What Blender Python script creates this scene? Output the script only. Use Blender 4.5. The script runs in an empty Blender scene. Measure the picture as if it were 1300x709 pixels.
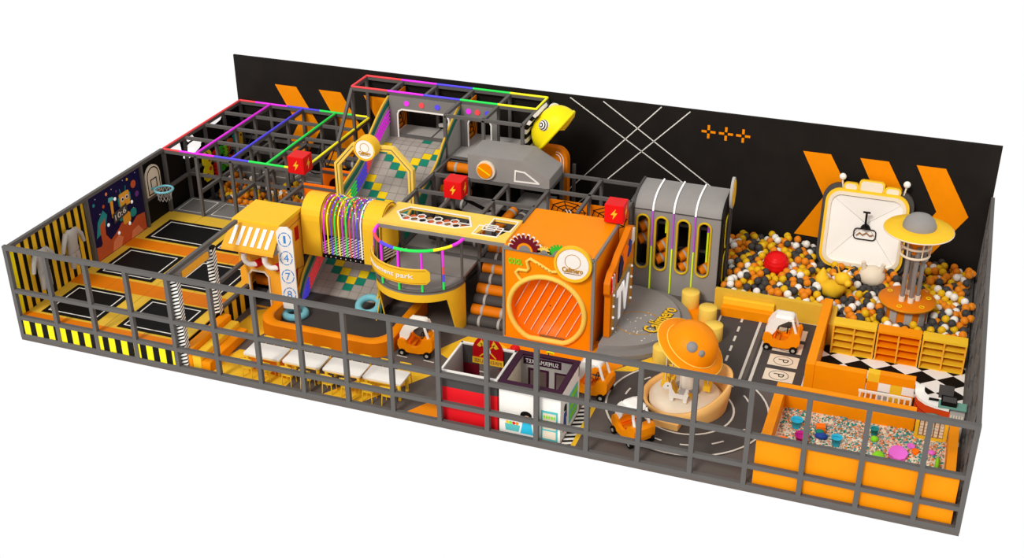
import bpy, math, random
from mathutils import Vector, Matrix
random.seed(7)
C = bpy.context.scene.collection
PI = math.pi
cos, sin = math.cos, math.sin

# ------------------------------------------------------------------ materials
def lin(c):
    c /= 255.0
    return c / 12.92 if c <= 0.04045 else ((c + 0.055) / 1.055) ** 2.4
MATS = {}
def mat(name, rgb, rough=0.55, emit=0.0, var=0.08, scale=3.0, metal=0.0, alpha=1.0, coat=0.0):
    m = bpy.data.materials.new(name); m.use_nodes = True
    nt = m.node_tree; b = nt.nodes['Principled BSDF']
    col = (lin(rgb[0]), lin(rgb[1]), lin(rgb[2]), 1)
    tc = nt.nodes.new('ShaderNodeTexCoord'); nz = nt.nodes.new('ShaderNodeTexNoise')
    nz.inputs['Scale'].default_value = scale; nz.inputs['Detail'].default_value = 4
    mx = nt.nodes.new('ShaderNodeMix'); mx.data_type = 'RGBA'
    mx.inputs[6].default_value = tuple(x * (1 - var) for x in col[:3]) + (1,)
    mx.inputs[7].default_value = tuple(min(1, x * (1 + var)) for x in col[:3]) + (1,)
    nt.links.new(tc.outputs['Object'], nz.inputs['Vector'])
    nt.links.new(nz.outputs['Fac'], mx.inputs[0])
    nt.links.new(mx.outputs[2], b.inputs['Base Color'])
    b.inputs['Roughness'].default_value = rough; b.inputs['Specular IOR Level'].default_value = .12
    b.inputs['Metallic'].default_value = metal
    b.inputs['Alpha'].default_value = alpha
    b.inputs['Coat Weight'].default_value = coat
    if emit:
        b.inputs['Emission Color'].default_value = col
        b.inputs['Emission Strength'].default_value = emit
    MATS[name] = m
    return m
mat('steel', (96, 93, 91), .5); mat('steel_dark', (66, 63, 61), .6)
mat('wall', (30, 26, 23), .75, var=.35, scale=1.6); mat('black', (16, 14, 13), .6); mat('net', (42, 40, 38), .8)
mat('floor', (98, 90, 86), .7, var=.06); mat('road', (76, 71, 69), .75, var=.06); mat('lane', (214, 208, 198), .6)
mat('orange', (247, 143, 2), .45); mat('orange_hot', (252, 112, 4), .4, emit=.12); mat('orange_deep', (226, 122, 6), .5)  # orange_hot emits faintly: brightness put into the colour to lift the dark tunnel mouth
mat('orange_wall', (247, 147, 2), .5); mat('amber', (244, 172, 50), .5); mat('yellow', (244, 194, 44), .5)
mat('yellow_bright', (250, 226, 20), .4); mat('yellow_pale', (246, 208, 92), .5); mat('yellow_mat', (226, 182, 58), .6)
mat('white', (244, 240, 234), .45, var=.02); mat('cream', (232, 218, 196), .5); mat('white_line', (235, 232, 225), .5, var=.02)
mat('tile', (166, 158, 150), .6); mat('tile_green', (26, 128, 104), .6); mat('tile_yellow', (235, 200, 20), .6); mat('grout', (138, 131, 124), .7)
mat('grey', (146, 142, 139), .55); mat('grey_mid', (134, 130, 127), .55); mat('grey_dark', (74, 71, 70), .6); mat('grey_pale', (176, 172, 168), .5)
mat('red', (226, 20, 22), .4); mat('backdrop_glow', (250, 250, 250), .6, emit=.75, var=.01); mat('peach', (242, 188, 112), .5); mat('red_sign', (190, 16, 24), .45); mat('maroon', (112, 18, 34), .5); mat('tank', (228, 24, 34), .5)  # the emissive white imitates bright background showing through the left wall
mat('navy', (20, 15, 66), .5); mat('blue', (36, 70, 150), .5); mat('teal', (40, 150, 150), .5); mat('aqua', (92, 190, 190), .45)
mat('rust', (205, 92, 50), .6); mat('salmon', (235, 140, 95), .6); mat('green', (60, 185, 50), .5); mat('lime', (140, 220, 40), .5)
mat('plum', (58, 22, 48), .5); mat('purple', (110, 60, 140), .5); mat('cyan', (50, 190, 225), .4); mat('magenta', (190, 30, 130), .4)
mat('pink', (235, 110, 215), .45); mat('lightblue', (120, 190, 205), .4); mat('suit', (176, 170, 163), .8); mat('skin', (240, 190, 160), .6)
mat('gold', (205, 150, 30), .35, metal=.3); mat('blueline', (60, 140, 215), .5); mat('glass_green', (110, 160, 145), .25); mat('pool', (70, 66, 64), .7)
mat('rail_white', (235, 228, 215), .5); mat('counter_red', (215, 70, 20), .5); mat('wood', (150, 105, 60), .6); mat('steel_light', (150, 148, 146), .4, metal=.4)
mat('pad_gray', (120, 117, 114), .7)
mat('gold_paint', (214, 178, 30), .45)
LED = {}
for k, c in dict(m=(224, 52, 222), r=(226, 70, 74), b=(84, 72, 218), g=(44, 212, 84), y=(238, 226, 40), w=(240, 240, 240), v=(170, 80, 190), l=(205, 225, 30)).items():
    LED[k] = 'led_' + k; mat('led_' + k, c, .4, emit=.35, var=.02)

# ------------------------------------------------------------------ mesh builder
def V3(p): return Vector(p)
class MB:
    def __init__(s): s.v = []; s.f = []; s.fm = []; s.fs = []; s.ms = []
    def mi(s, m):
        if m not in s.ms: s.ms.append(m)
        return s.ms.index(m)
    def add(s, vs, fs, m, sm=False):
        o = len(s.v); s.v += [tuple(p) for p in vs]; k = s.mi(m)
        for f in fs: s.f.append([o + i for i in f]); s.fm.append(k); s.fs.append(sm)
        return s
    def hexa(s, p, m):
        return s.add(p, [(0, 3, 2, 1), (4, 5, 6, 7), (0, 1, 5, 4), (1, 2, 6, 5), (2, 3, 7, 6), (3, 0, 4, 7)], m)
    def box(s, x0, y0, z0, x1, y1, z1, m):
        return s.hexa([(x0, y0, z0), (x1, y0, z0), (x1, y1, z0), (x0, y1, z0), (x0, y0, z1), (x1, y0, z1), (x1, y1, z1), (x0, y1, z1)], m)
    def cbox(s, c, d, m, rz=0):
        x, y, z = (q / 2 for q in d); R = Matrix.Rotation(rz, 3, 'Z')
        return s.hexa([V3(c) + R @ V3((a * x, b * y, e * z)) for e in (-1, 1) for a, b in ((-1, -1), (1, -1), (1, 1), (-1, 1))], m)
    def beam(s, p, q, w, h, m):
        p, q = V3(p), V3(q); d = (q - p).normalized()
        up = V3((0, 0, 1)) if abs(d.z) < .95 else V3((0, 1, 0))
        a = d.cross(up).normalized() * w / 2; b = a.cross(d).normalized() * h / 2
        return s.hexa([p - a - b, p + a - b, p + a + b, p - a + b, q - a - b, q + a - b, q + a + b, q - a + b], m)
    def tube(s, pts, r, m, n=8, closed=False, caps=True):
        pts = [V3(p) for p in pts]; N = len(pts); rings = []; prev = None
        for i, p in enumerate(pts):
            a = pts[(i - 1) % N] if (closed or i) else p
            b = pts[(i + 1) % N] if (closed or i < N - 1) else p
            d = (b - a).normalized()
            if prev is None:
                u = V3((0, 0, 1)) if abs(d.z) < .9 else V3((1, 0, 0))
                u = (u - d * u.dot(d)).normalized()
            else:
                u = prev - d * prev.dot(d); u = u.normalized() if u.length > 1e-6 else V3((1, 0, 0))
            prev = u; w = d.cross(u); rr = r[i] if isinstance(r, (list, tuple)) else r
            rings.append([p + (u * cos(2 * PI * k / n) + w * sin(2 * PI * k / n)) * rr for k in range(n)])
        vs = [q for R in rings for q in R]; fs = []
        for i in range(N if closed else N - 1):
            j = (i + 1) % N
            for k in range(n): fs.append((i * n + k, i * n + (k + 1) % n, j * n + (k + 1) % n, j * n + k))
        s.add(vs, fs, m, True)
        if caps and not closed:
            s.add(rings[0], [tuple(range(n - 1, -1, -1))], m); s.add(rings[-1], [tuple(range(n))], m)
        return s
    def lathe(s, prof, c, m, n=24, M=None, sm=True):
        c = V3(c); vs = []
        for r, z in prof:
            for k in range(n):
                p = V3((r * cos(2 * PI * k / n), r * sin(2 * PI * k / n), z))
                vs.append(c + (M @ p if M else p))
        fs = []
        for i in range(len(prof) - 1):
            for k in range(n): fs.append((i * n + k, i * n + (k + 1) % n, (i + 1) * n + (k + 1) % n, (i + 1) * n + k))
        s.add(vs, fs, m, sm)
        L = len(prof)
        if prof[0][0] > .001: s.add(vs[:n], [tuple(range(n - 1, -1, -1))], m)
        if prof[-1][0] > .001: s.add(vs[(L - 1) * n:], [tuple(range(n))], m)
        return s
    def cyl(s, c, r, h, m, n=24, r2=None):
        r2 = r if r2 is None else r2
        return s.lathe([(r, 0), (r2, h)], c, m, n)
    def ball(s, c, r, m, n=14, k=8, sc=(1, 1, 1), M=None):
        S = Matrix.Diagonal(V3(sc)); T = (M @ S) if M else S
        return s.lathe([(max(1e-4, r * sin(PI * i / k)), -r * cos(PI * i / k)) for i in range(k + 1)], c, m, n, T)
    def prism(s, pts, vec, m, m2=None):
        pts = [V3(p) for p in pts]; vec = V3(vec); n = len(pts)
        q = [p + vec for p in pts]
        s.add(pts, [tuple(range(n - 1, -1, -1))], m); s.add(q, [tuple(range(n))], m)
        s.add(pts + q, [(i, (i + 1) % n, n + (i + 1) % n, n + i) for i in range(n)], m2 or m)
        return s
    def loopring(s, A, B, vec, m):
        A = [V3(p) for p in A]; B = [V3(p) for p in B]; vec = V3(vec); n = len(A)
        vs = A + B + [p + vec for p in A] + [p + vec for p in B]; fs = []
        for i in range(n):
            j = (i + 1) % n
            fs += [(i, n + i, n + j, j), (2 * n + i, 2 * n + j, 3 * n + j, 3 * n + i), (i, j, 2 * n + j, 2 * n + i), (n + i, 3 * n + i, 3 * n + j, n + j)]
        return s.add(vs, fs, m)
    def grid(s, rows, m, sm=True):
        w = len(rows[0]); vs = [p for R in rows for p in R]
        return s.add(vs, [(i * w + k, i * w + k + 1, (i + 1) * w + k + 1, (i + 1) * w + k) for i in range(len(rows) - 1) for k in range(w - 1)], m, sm)
    def text(s, txt, F, cx, cy, w, h, m, t=.015, bold=0.0, mirror=False, shear=0.0):
        cu = bpy.data.curves.new('lettering', 'FONT'); cu.body = txt; cu.align_x = 'CENTER'; cu.offset = bold; cu.resolution_u = 2; cu.shear = shear
        o = bpy.data.objects.new('lettering', cu); C.objects.link(o); bpy.context.view_layer.update()
        me = bpy.data.meshes.new_from_object(o)
        xs = [v.co.x for v in me.vertices]; ys = [v.co.y for v in me.vertices]
        if xs:
            x0, x1, y0, y1 = min(xs), max(xs), min(ys), max(ys); sg = -1 if mirror else 1
            f = lambda v, c: F(cx + sg * ((v.x - x0) / (x1 - x0) - .5) * w, cy + ((v.y - y0) / max(1e-6, y1 - y0) - .5) * h, c)
            n = len(me.vertices); vs = [f(v.co, t) for v in me.vertices] + [f(v.co, 0) for v in me.vertices]
            fs = [tuple(p.vertices) for p in me.polygons]
            cnt = {}
            for p in fs:
                for i in range(len(p)): e = (p[i], p[(i + 1) % len(p)]); cnt[e] = 1
            fs += [(a, b, b + n, a + n) for a, b in cnt if (b, a) not in cnt]
            s.add(vs, fs, m)
        bpy.data.objects.remove(o); bpy.data.curves.remove(cu); bpy.data.meshes.remove(me)
        return s
    def build(s, name, parent=None, bevel=0.0, label=None, origin=None, seg=2):
        off = V3((0, 0, 0)); r = parent
        if parent:
            while r.parent: r = r.parent
            off = r.location.copy()
        elif origin is not None: off = V3(origin)
        else:
            xs, ys, zs = zip(*s.v); off = V3(((min(xs) + max(xs)) / 2, (min(ys) + max(ys)) / 2, min(zs)))
        me = bpy.data.meshes.new(name)
        me.from_pydata([V3(p) - off for p in s.v], [], s.f)
        for m in s.ms: me.materials.append(MATS[m])
        me.polygons.foreach_set('material_index', s.fm); me.polygons.foreach_set('use_smooth', s.fs)
        me.update()
        o = bpy.data.objects.new(name, me); C.objects.link(o)
        if parent: o.parent = parent
        else: o.location = off
        if bevel:
            b = o.modifiers.new('bevel', 'BEVEL'); b.width = bevel; b.segments = seg; b.limit_method = 'ANGLE'
        if label: o['label'] = label
        return o
def frame(o, u, w, n):
    o, u, w, n = V3(o), V3(u), V3(w), V3(n)
    return lambda a, b, c=0.0: o + u * a + w * b + n * c
def FX(y, n=-1): return frame((0, y, 0), (1, 0, 0), (0, 0, 1), (0, n, 0))      # a plane facing the front (-y): (x, z)
def FXp(x, y): return lambda a, b, c=0.0: V3((x + c, a, b))
def FP(x): return frame((x, 0, 0), (0, 1, 0), (0, 0, 1), (1, 0, 0))             # a plane facing +x: (y, z)
def FZ(z): return frame((0, 0, z), (1, 0, 0), (0, 1, 0), (0, 0, 1))             # lying flat: (x, y)
def circ(F, cx, cy, r, n=28, c=0.0, ry=None, a0=0, a1=2 * PI):
    full = abs(a1 - a0 - 2 * PI) < 1e-6; ry = r if ry is None else ry
    return [F(cx + r * cos(a0 + (a1 - a0) * i / (n if full else n - 1)), cy + ry * sin(a0 + (a1 - a0) * i / (n if full else n - 1)), c) for i in range(n)]
def rrect(x0, y0, x1, y1, r, n=5):
    out = []
    for cx, cy, a in ((x1 - r, y0 + r, -PI / 2), (x1 - r, y1 - r, 0), (x0 + r, y1 - r, PI / 2), (x0 + r, y0 + r, PI)):
        out += [(cx + r * cos(a + PI / 2 * i / n), cy + r * sin(a + PI / 2 * i / n)) for i in range(n + 1)]
    return out
def F2(F, pts, c=0.0): return [F(p[0], p[1], c) for p in pts]
def plate(mb, F, pts, t, m, c=0.0, m2=None):
    n = F(0, 0, 1) - F(0, 0, 0); return mb.prism(F2(F, pts, c), n * t, m, m2)
def disc(mb, F, cx, cy, r, t, m, n=28, c=0.0, ry=None): return mb.prism(circ(F, cx, cy, r, n, c, ry), (F(0, 0, 1) - F(0, 0, 0)) * t, m)
def ringp(mb, F, outer, inner, t, m, c=0.0): return mb.loopring(F2(F, outer, c), F2(F, inner, c), (F(0, 0, 1) - F(0, 0, 0)) * t, m)
def cring(mb, F, cx, cy, r, w, t, m, n=32, c=0.0, ry=None):
    ry = r if ry is None else ry
    return mb.loopring(circ(F, cx, cy, r, n, c, ry), circ(F, cx, cy, r - w, n, c, ry - w), (F(0, 0, 1) - F(0, 0, 0)) * t, m)
def holed(mb, F, x0, y0, x1, y1, hole, t, m, c=0.0):
    """rectangular plate with one star-shaped hole"""
    cx = sum(p[0] for p in hole) / len(hole); cy = sum(p[1] for p in hole) / len(hole)
    hs = sorted(hole, key=lambda p: math.atan2(p[1] - cy, p[0] - cx))
    angs = [math.atan2(p[1] - cy, p[0] - cx) for p in hs]
    items = list(zip(angs, hs)); n = len(hs)
    def hit(a):
        dx, dy = cos(a), sin(a); t_ = 1e9
        for v, d, lo, hi in ((x0 - cx, dx, 0, 0), (x1 - cx, dx, 0, 0), (y0 - cy, dy, 0, 0), (y1 - cy, dy, 0, 0)):
            if abs(d) > 1e-9 and v / d > 0: t_ = min(t_, v / d)
        return (cx + dx * t_, cy + dy * t_)
    for X, Y in ((x0, y0), (x1, y0), (x1, y1), (x0, y1)):
        a = math.atan2(Y - cy, X - cx)
        for i in range(n):
            a0, p0 = angs[i], hs[i]; a1, p1 = angs[(i + 1) % n], hs[(i + 1) % n]
            if i == n - 1: a1 += 2 * PI
            aa = a if a >= a0 else a + 2 * PI
            if a0 <= aa < a1:
                d0, d1 = V3((p0[0] - cx, p0[1] - cy, 0)), V3((p1[0] - cx, p1[1] - cy, 0)); D = V3((cos(a), sin(a), 0))
                e = d1 - d0; den = D.x * e.y - D.y * e.x
                tt = (d0.x * e.y - d0.y * e.x) / den if abs(den) > 1e-9 else d0.length
                items.append((a, (cx + D.x * tt, cy + D.y * tt))); break
    items.sort(key=lambda q: q[0])
    inner = [p for a, p in items]; outer = [hit(a) for a, p in items]
    return ringp(mb, F, outer, inner, t, m, c)
def stadium(cx, cz, w, h, n=8):
    r = w / 2
    return [(cx + r * cos(PI * i / n), cz + h / 2 - r + r * sin(PI * i / n)) for i in range(n + 1)] + [(cx + r * cos(PI + PI * i / n), cz - h / 2 + r + r * sin(PI + PI * i / n)) for i in range(n + 1)]
def polyline(mb, F, pts, w, t, m, c=0.0, closed=False):
    N = len(pts)
    for i in range(N if closed else N - 1):
        a, b = V3((*pts[i], 0)), V3((*pts[(i + 1) % N], 0)); d = (b - a).normalized(); k = V3((-d.y, d.x, 0)) * w / 2; a = a - d * w * .4; b = b + d * w * .4
        plate(mb, F, [(a - k)[:2], (b - k)[:2], (b + k)[:2], (a + k)[:2]], t, m, c + .0004 * (i % 2))
    return mb

# ------------------------------------------------------------------ things
def thing(name, label, cat, loc=(0, 0, 0), group=None):
    o = bpy.data.objects.new(name, None); C.objects.link(o); o.location = loc; o.empty_display_size = .1
    o['label'] = label; o['category'] = cat
    if group: o['group'] = group
    return o
def tag(o, label, cat, group=None, kind=None):
    o['label'] = label; o['category'] = cat
    if group: o['group'] = group
    if kind: o['kind'] = kind
    return o
def struct(mb, name, label, cat='structure'):
    o = mb.build(name, origin=(0, 0, 0)); o['kind'] = 'structure'; o['label'] = label; o['category'] = cat; return o
KIDS = {}
def dup(root, loc, rz=0, label=None, group=None):
    r = root.copy(); C.objects.link(r); r.location = loc; r.rotation_euler = (0, 0, rz)
    if label: r['label'] = label
    if group: r['group'] = group
    for ch in [o for o in ALL(root)]:
        c = ch.copy(); C.objects.link(c); c.parent = r
        for g in ALL(ch):
            d = g.copy(); C.objects.link(d); d.parent = c
    return r
def ALL(p): return list(p.children)
def box(name, parent, a, m, **k): return MB().box(*a, m).build(name, parent, **k)
ORD = ['first', 'second', 'third', 'fourth', 'fifth', 'sixth', 'seventh', 'eighth']
BK = 11.55; W = 23.7

# ------------------------------------------------------------------ camera, light, world
cam = bpy.data.cameras.new('camera'); co = bpy.data.objects.new('camera', cam); C.objects.link(co)
P_, Y_, R_ = 0.493, -0.350, -0.004
f = V3((sin(Y_) * cos(P_), cos(Y_) * cos(P_), -sin(P_))); r0 = V3((cos(Y_), -sin(Y_), 0)); u0 = r0.cross(f)
rr = r0 * cos(R_) + u0 * sin(R_); uu = u0 * cos(R_) - r0 * sin(R_)
M = Matrix((rr, uu, -f)).transposed().to_4x4(); M.translation = V3((22.058, -22.568, 17.127))
co.matrix_world = M; cam.lens = 1595.6 * 36 / 1300; cam.sensor_width = 36; cam.clip_end = 200
bpy.context.scene.camera = co
w = bpy.data.worlds.new('world'); bpy.context.scene.world = w; w.use_nodes = True
nt = w.node_tree; bg = nt.nodes['Background']
tc = nt.nodes.new('ShaderNodeTexCoord'); sx = nt.nodes.new('ShaderNodeSeparateXYZ'); rp = nt.nodes.new('ShaderNodeValToRGB')
nt.links.new(tc.outputs['Generated'], sx.inputs[0]); nt.links.new(sx.outputs['Z'], rp.inputs['Fac'])
rp.color_ramp.elements[0].position = 0.0; rp.color_ramp.elements[0].color = (1, 1, 1, 1)
rp.color_ramp.elements[1].position = 0.35; rp.color_ramp.elements[1].color = (.74, .72, .70, 1)
nt.links.new(rp.outputs['Color'], bg.inputs['Color']); bg.inputs['Strength'].default_value = 1.0
sun = bpy.data.lights.new('sun', 'SUN'); so = bpy.data.objects.new('sun', sun); C.objects.link(so)
sun.energy = 2.0; sun.angle = math.radians(14); sun.color = (1, .965, .9)
so.rotation_euler = V3((0.20, 0.80, -0.70)).to_track_quat('-Z', 'Y').to_euler(); so.location = (5, -10, 12)
sc = bpy.context.scene
sc.view_settings.view_transform = 'Standard'; sc.view_settings.look = 'None'; sc.view_settings.exposure = 0; sc.view_settings.gamma = 1
#PART2
# ================================================================== SETTING
fl = MB(); fl.box(-.05, -.05, -.08, W + .05, BK + .1, 0, 'floor')
G = FZ(0)
def patch(pts, m, lvl): plate(fl, G, pts, .003, m, lvl * .004)
patch([(5.0, 2.1), (5.9, 2.15), (6.6, 4.4), (5.1, 3.3)], 'yellow', 0)
patch([(5.35, .16), (7.75, .16), (7.75, .42), (7.5, 1.5), (5.75, 1.35), (5.6, .9)], 'yellow', 0)
patch([(5.75, .75), (7.6, .5), (7.4, 1.2), (6.2, 1.15)], 'orange_deep', 1)
patch([(8.75, .14), (9.8, .14), (11.0, 1.92), (10.3, 2.1), (9.4, 1.2)], 'yellow', 0)
patch([(11.0, .12), (11.9, .12), (11.9, .6), (11.37, .72)], 'orange', 0)
patch([(10.6, 3.0), (11.3, 2.6), (12.6, 3.0), (14.4, 3.2), (12.1, 4.3), (11.2, 4.1)], 'yellow', 0)
patch([(12.0, 3.95), (13.0, 3.3), (15.0, 3.3), (15.4, 3.9), (14.6, 4.9), (12.0, 4.5)], 'orange', 1)
patch([(16.0, 7.6), (16.9, 7.6), (17.1, 6.5), (16.6, 5.6), (15.9, 6.2)], 'orange', 0)
patch([(16.2, 3.9), (17.1, 4.6), (16.0, 4.6), (15.2, 3.6)], 'yellow', 0)
# kiosk hazard strip
patch([(14.95, .12), (15.28, .12), (15.28, 2.1), (14.95, 2.1)], 'yellow', 0)
patch([(14.95, .12), (15.17, .12), (15.17, 2.1), (14.95, 2.1)], 'black', 1)
for i in range(11):
    y = .14 + i * .178; patch([(14.95, y), (15.17, y + .1), (15.17, y + .185), (14.95, y + .085)], 'white', 2)
# round road and straight road
CX, CY = 17.35, 2.6
plate(fl, G, [(CX + 1.98 * cos(a * PI / 30), CY + 2.02 * sin(a * PI / 30)) for a in range(60)], .003, 'road', .012)
patch([(17.2, 4.2), (18.3, 4.2), (18.3, 7.55), (17.2, 7.55)], 'road', 1)
patch([(18.45, 4.3), (19.85, 4.3), (19.85, 7.7), (18.45, 7.7)], 'road', 1)
def arc(r, w_, a0, a1, n=40):
    A = [G(CX + r * cos(a0 + (a1 - a0) * i / n), CY + r * sin(a0 + (a1 - a0) * i / n), .017) for i in range(n + 1)]
    B = [G(CX + (r - w_) * cos(a0 + (a1 - a0) * i / n), CY + (r - w_) * sin(a0 + (a1 - a0) * i / n), .017) for i in range(n + 1)]
    fl.grid([A, B], 'lane', False)
arc(1.98, .05, math.radians(-270 + 12), math.radians(58)); arc(1.15, .05, 0, 2 * PI)
for i in range(13):
    a = i * 2 * PI / 13; arc(1.57, .045, a, a + .2, 6)
patch([(17.2, 4.3), (17.25, 4.3), (17.25, 7.4), (17.2, 7.4)], 'lane', 4)
patch([(18.27, 4.2), (18.34, 4.2), (18.34, 7.45), (18.27, 7.45)], 'lane', 4)
patch([(18.52, 4.2), (18.6, 4.2), (18.6, 7.1), (18.52, 7.1)], 'lane', 4)
patch([(19.8, 4.4), (19.86, 4.4), (19.86, 7.65), (19.8, 7.65)], 'lane', 4)
patch([(19.0, 7.6), (19.86, 7.6), (19.86, 7.66), (19.0, 7.66)], 'lane', 4)
for i in range(6):
    y = 4.5 + i * .52; patch([(17.78, y), (17.84, y), (17.84, y + .28), (17.78, y + .28)], 'lane', 4)
for i in range(5):
    x = 9.0 + i * .75; patch([(x, 2.42), (x + .3, 2.4), (x + .3, 2.44), (x, 2.46)], 'lane', 4)
for i in range(4):
    y0 = 4.5 + i * .72
    patch([(18.83, y0), (19.58, y0), (19.58, y0 + .54), (18.83, y0 + .54)], 'cream', 4)
    cring(fl, G, 19.2, y0 + .27, .25, .014, .002, 'black', 28, .021, ry=.22)
    Fr = lambda a, b, c=0.0, y0=y0: G(19.2 + b, y0 + .27 - a, c)
    fl.text('P', lambda a, b, c=0.0, Fr=Fr: Fr(a, b, c + .02), 0, 0, .15, .26, 'black', t=.004, bold=-.01)
struct(fl, 'floor', 'dark grey play hall floor with yellow and orange patches and painted toy roads', 'floor')

wl = MB(); wl.box(-.06, BK, 0, W, BK + .07, 4.2, 'wall'); FB = FX(BK)
def chev(x, z0=.72, z1=3.36):
    zm = (z0 + z1) / 2
    plate(wl, FB, [(x, z0 + .02), (x + .78, z0), (x + 1.58, zm - .03), (x + .78, z1), (x, z1), (x + .72, zm)], .006, 'orange')
for x in (18.46, 20.05, 21.58, 1.4, 3.0, 4.6): chev(x)
for a, b in (((11.49, 4.12), (15.4, 1.65)), ((12.52, 4.12), (16.3, 1.6)), ((14.27, 4.16), (11.2, .8)), ((15.13, 4.12), (11.7, .6))): polyline(wl, FB, [a, b], .03, .006, 'white_line')
for x in (15.71, 16.22, 16.72):
    for dx, dz, w_, h_ in ((-.13, 0, .13, .05), (.13, 0, .13, .05), (0, -.13, .05, .13), (0, .13, .05, .13)):
        plate(wl, FB, [(x + dx - w_ / 2 - .01, 3.58 + dz - h_ / 2 - .01), (x + dx + w_ / 2 + .01, 3.58 + dz - h_ / 2 - .01), (x + dx + w_ / 2 + .01, 3.58 + dz + h_ / 2 + .01), (x + dx - w_ / 2 - .01, 3.58 + dz + h_ / 2 + .01)], .006, 'orange')
struct(wl, 'wall_back', 'tall black back wall with orange chevrons, thin white crossing lines and orange crosses', 'wall')
ll = MB(); ll.box(-.08, 3.2, 0, -.01, BK, 2.6, 'black'); FL = FP(-.01)
plate(ll, FL, [(7.12, 2.56), (7.95, 2.56), (8.0, 2.22), (7.5, 2.4)], .005, 'backdrop_glow'); plate(ll, FL, [(8.2, 2.58), (8.6, 2.58), (8.75, 2.36), (8.4, 2.34)], .005, 'backdrop_glow')  # added glowing patches standing in for white background seen through the wall
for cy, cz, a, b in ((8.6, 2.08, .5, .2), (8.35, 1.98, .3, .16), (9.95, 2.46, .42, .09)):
    plate(ll, FL, [(cy + a * cos(i * PI / 12) * (1 + .08 * sin(i * 2.1)), cz + b * sin(i * PI / 12)) for i in range(24)], .005, 'backdrop_glow')
struct(ll, 'wall_left', 'black left side wall behind the climbing panels, with glowing white patches of background showing through', 'wall')

# ---- front fence
S = .11
ff = thing('perimeter_fence', 'long grey steel fence with square openings along the front edge', 'fence', (0, 0, 0))
xs = [i * 1.2 for i in range(20)] + [W]
for x in xs: MB().box(x - S / 2, -S / 2, 0, x + S / 2, S / 2, 2.65, 'steel').build('post', ff)
for z in (.055, .6, 1.4, 2.65):
    m = MB()
    for a, b in zip(xs[:-1], xs[1:]): m.box(a + S / 2, -S / 2 + .003, z - S / 2, b - S / 2, S / 2 - .003, z + S / 2, 'steel')
    if z > 2: m = MB().box(-S / 2, -S / 2 - .003, z - S / 2, W + S / 2, S / 2 + .003, z + S / 2, 'steel')
    m.build('rail', ff)
rf = thing('perimeter_fence', 'dark netted steel fence running down the right-hand side of the play hall', 'fence', (W, 0, 0))
for i in range(1, 11): MB().box(W - .05, i * 1.15 - .05, 0, W + .05, i * 1.15 + .05, 2.6, 'steel').build('post', rf)
for z in (.06, .9, 1.75, 2.65): MB().box(W - .05, .06, z - .05, W + .05, BK, z + .05, 'steel').build('rail', rf)
n = MB()
for i in range(46): n.box(W - .008, .1 + i * .25, .1, W + .008, .2 + i * .25, 2.6, 'grey_dark')
for i in range(10): n.box(W - .006, .1, .2 + i * .25, W + .006, BK - .02, .23 + i * .25, 'grey_dark')
n.build('net_panel', rf)
lf = thing('perimeter_fence', 'grey steel fence frame along the left-hand edge beside the trampolines', 'fence', (.06, 0, 0))
for y in (3.22, 5.8, 7.0): MB().box(.0, y - .05, .6 if y < 7.1 else 0, .1, y + .05, 2.6, 'steel').build('post', lf)
MB().box(0, .06, 2.6, .1, 6.95, 2.7, 'steel').build('rail', lf); MB().box(0, 5.85, 1.4, .1, 6.95, 1.5, 'steel').build('rail', lf); MB().box(0, 3.27, 1.35, .06, 3.3, 1.45, 'steel').build('rail', lf)
# striped hook-and-loop wall + suits
v = MB(); v.box(-.06, .06, 0, -.02, 3.16, 2.58, 'black'); y = .1
while y < 3.1:
    v.box(-.02, y, .02, -.01, min(y + .15, 3.15), 2.56, 'yellow_bright' if y < .3 else 'yellow'); y += .295
vo = v.build('sticky_board', origin=(0, 0, 0)); tag(vo, 'yellow and black striped sticky wall at the left end with hanging suits', 'wall panel')
def suit(y, label, lean):
    t = thing('hanging_suit', label, 'suit', (.12, y, 1.05), 'grey suits stuck to the striped wall')
    Z = 1.05; X = .12
    j = MB()
    j.loft = None
    rows = []
    for z, w_, d in ((.44, .2, .08), (.5, .21, .11), (.62, .18, .11), (.78, .2, .12), (.95, .25, .12), (1.04, .25, .1), (1.1, .16, .07), (1.13, .09, .05)):
        rows.append([(X + .06 + d * cos(a * PI / 8), y + w_ * sin(a * PI / 8), Z + z) for a in range(17)])
    j.grid(rows, 'suit'); j.add(rows[-1][:-1], [tuple(range(16))], 'black')
    for s_ in (-1, 1): j.tube([(X + .06, y + s_ * .19, Z + 1.04), (X + .1, y + s_ * .36, Z + .84), (X + .1, y + s_ * (.45 + lean * s_), Z + .58)], [.08, .068, .055], 'suit', 10)
    j.build('jacket', t)
    p = MB()
    p.lathe([(.16, .36), (.17, .46), (.15, .5)], (X + .06, y, Z), 'suit', 14, Matrix.Diagonal(V3((.5, 1, 1))))
    for s_ in (-1, 1): p.tube([(X + .06, y + s_ * .08, Z + .44), (X + .08, y + s_ * .1, Z + .22), (X + .07, y + s_ * .14, Z - .02)], [.11, .085, .065], 'suit', 10)
    p.build('trousers', t)
    return t
suit(1.0, 'grey one-piece sticky suit hanging nearest the front left corner', .02)
suit(2.25, 'grey one-piece sticky suit hanging on the striped wall beside the robot mural', -.02)

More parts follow.
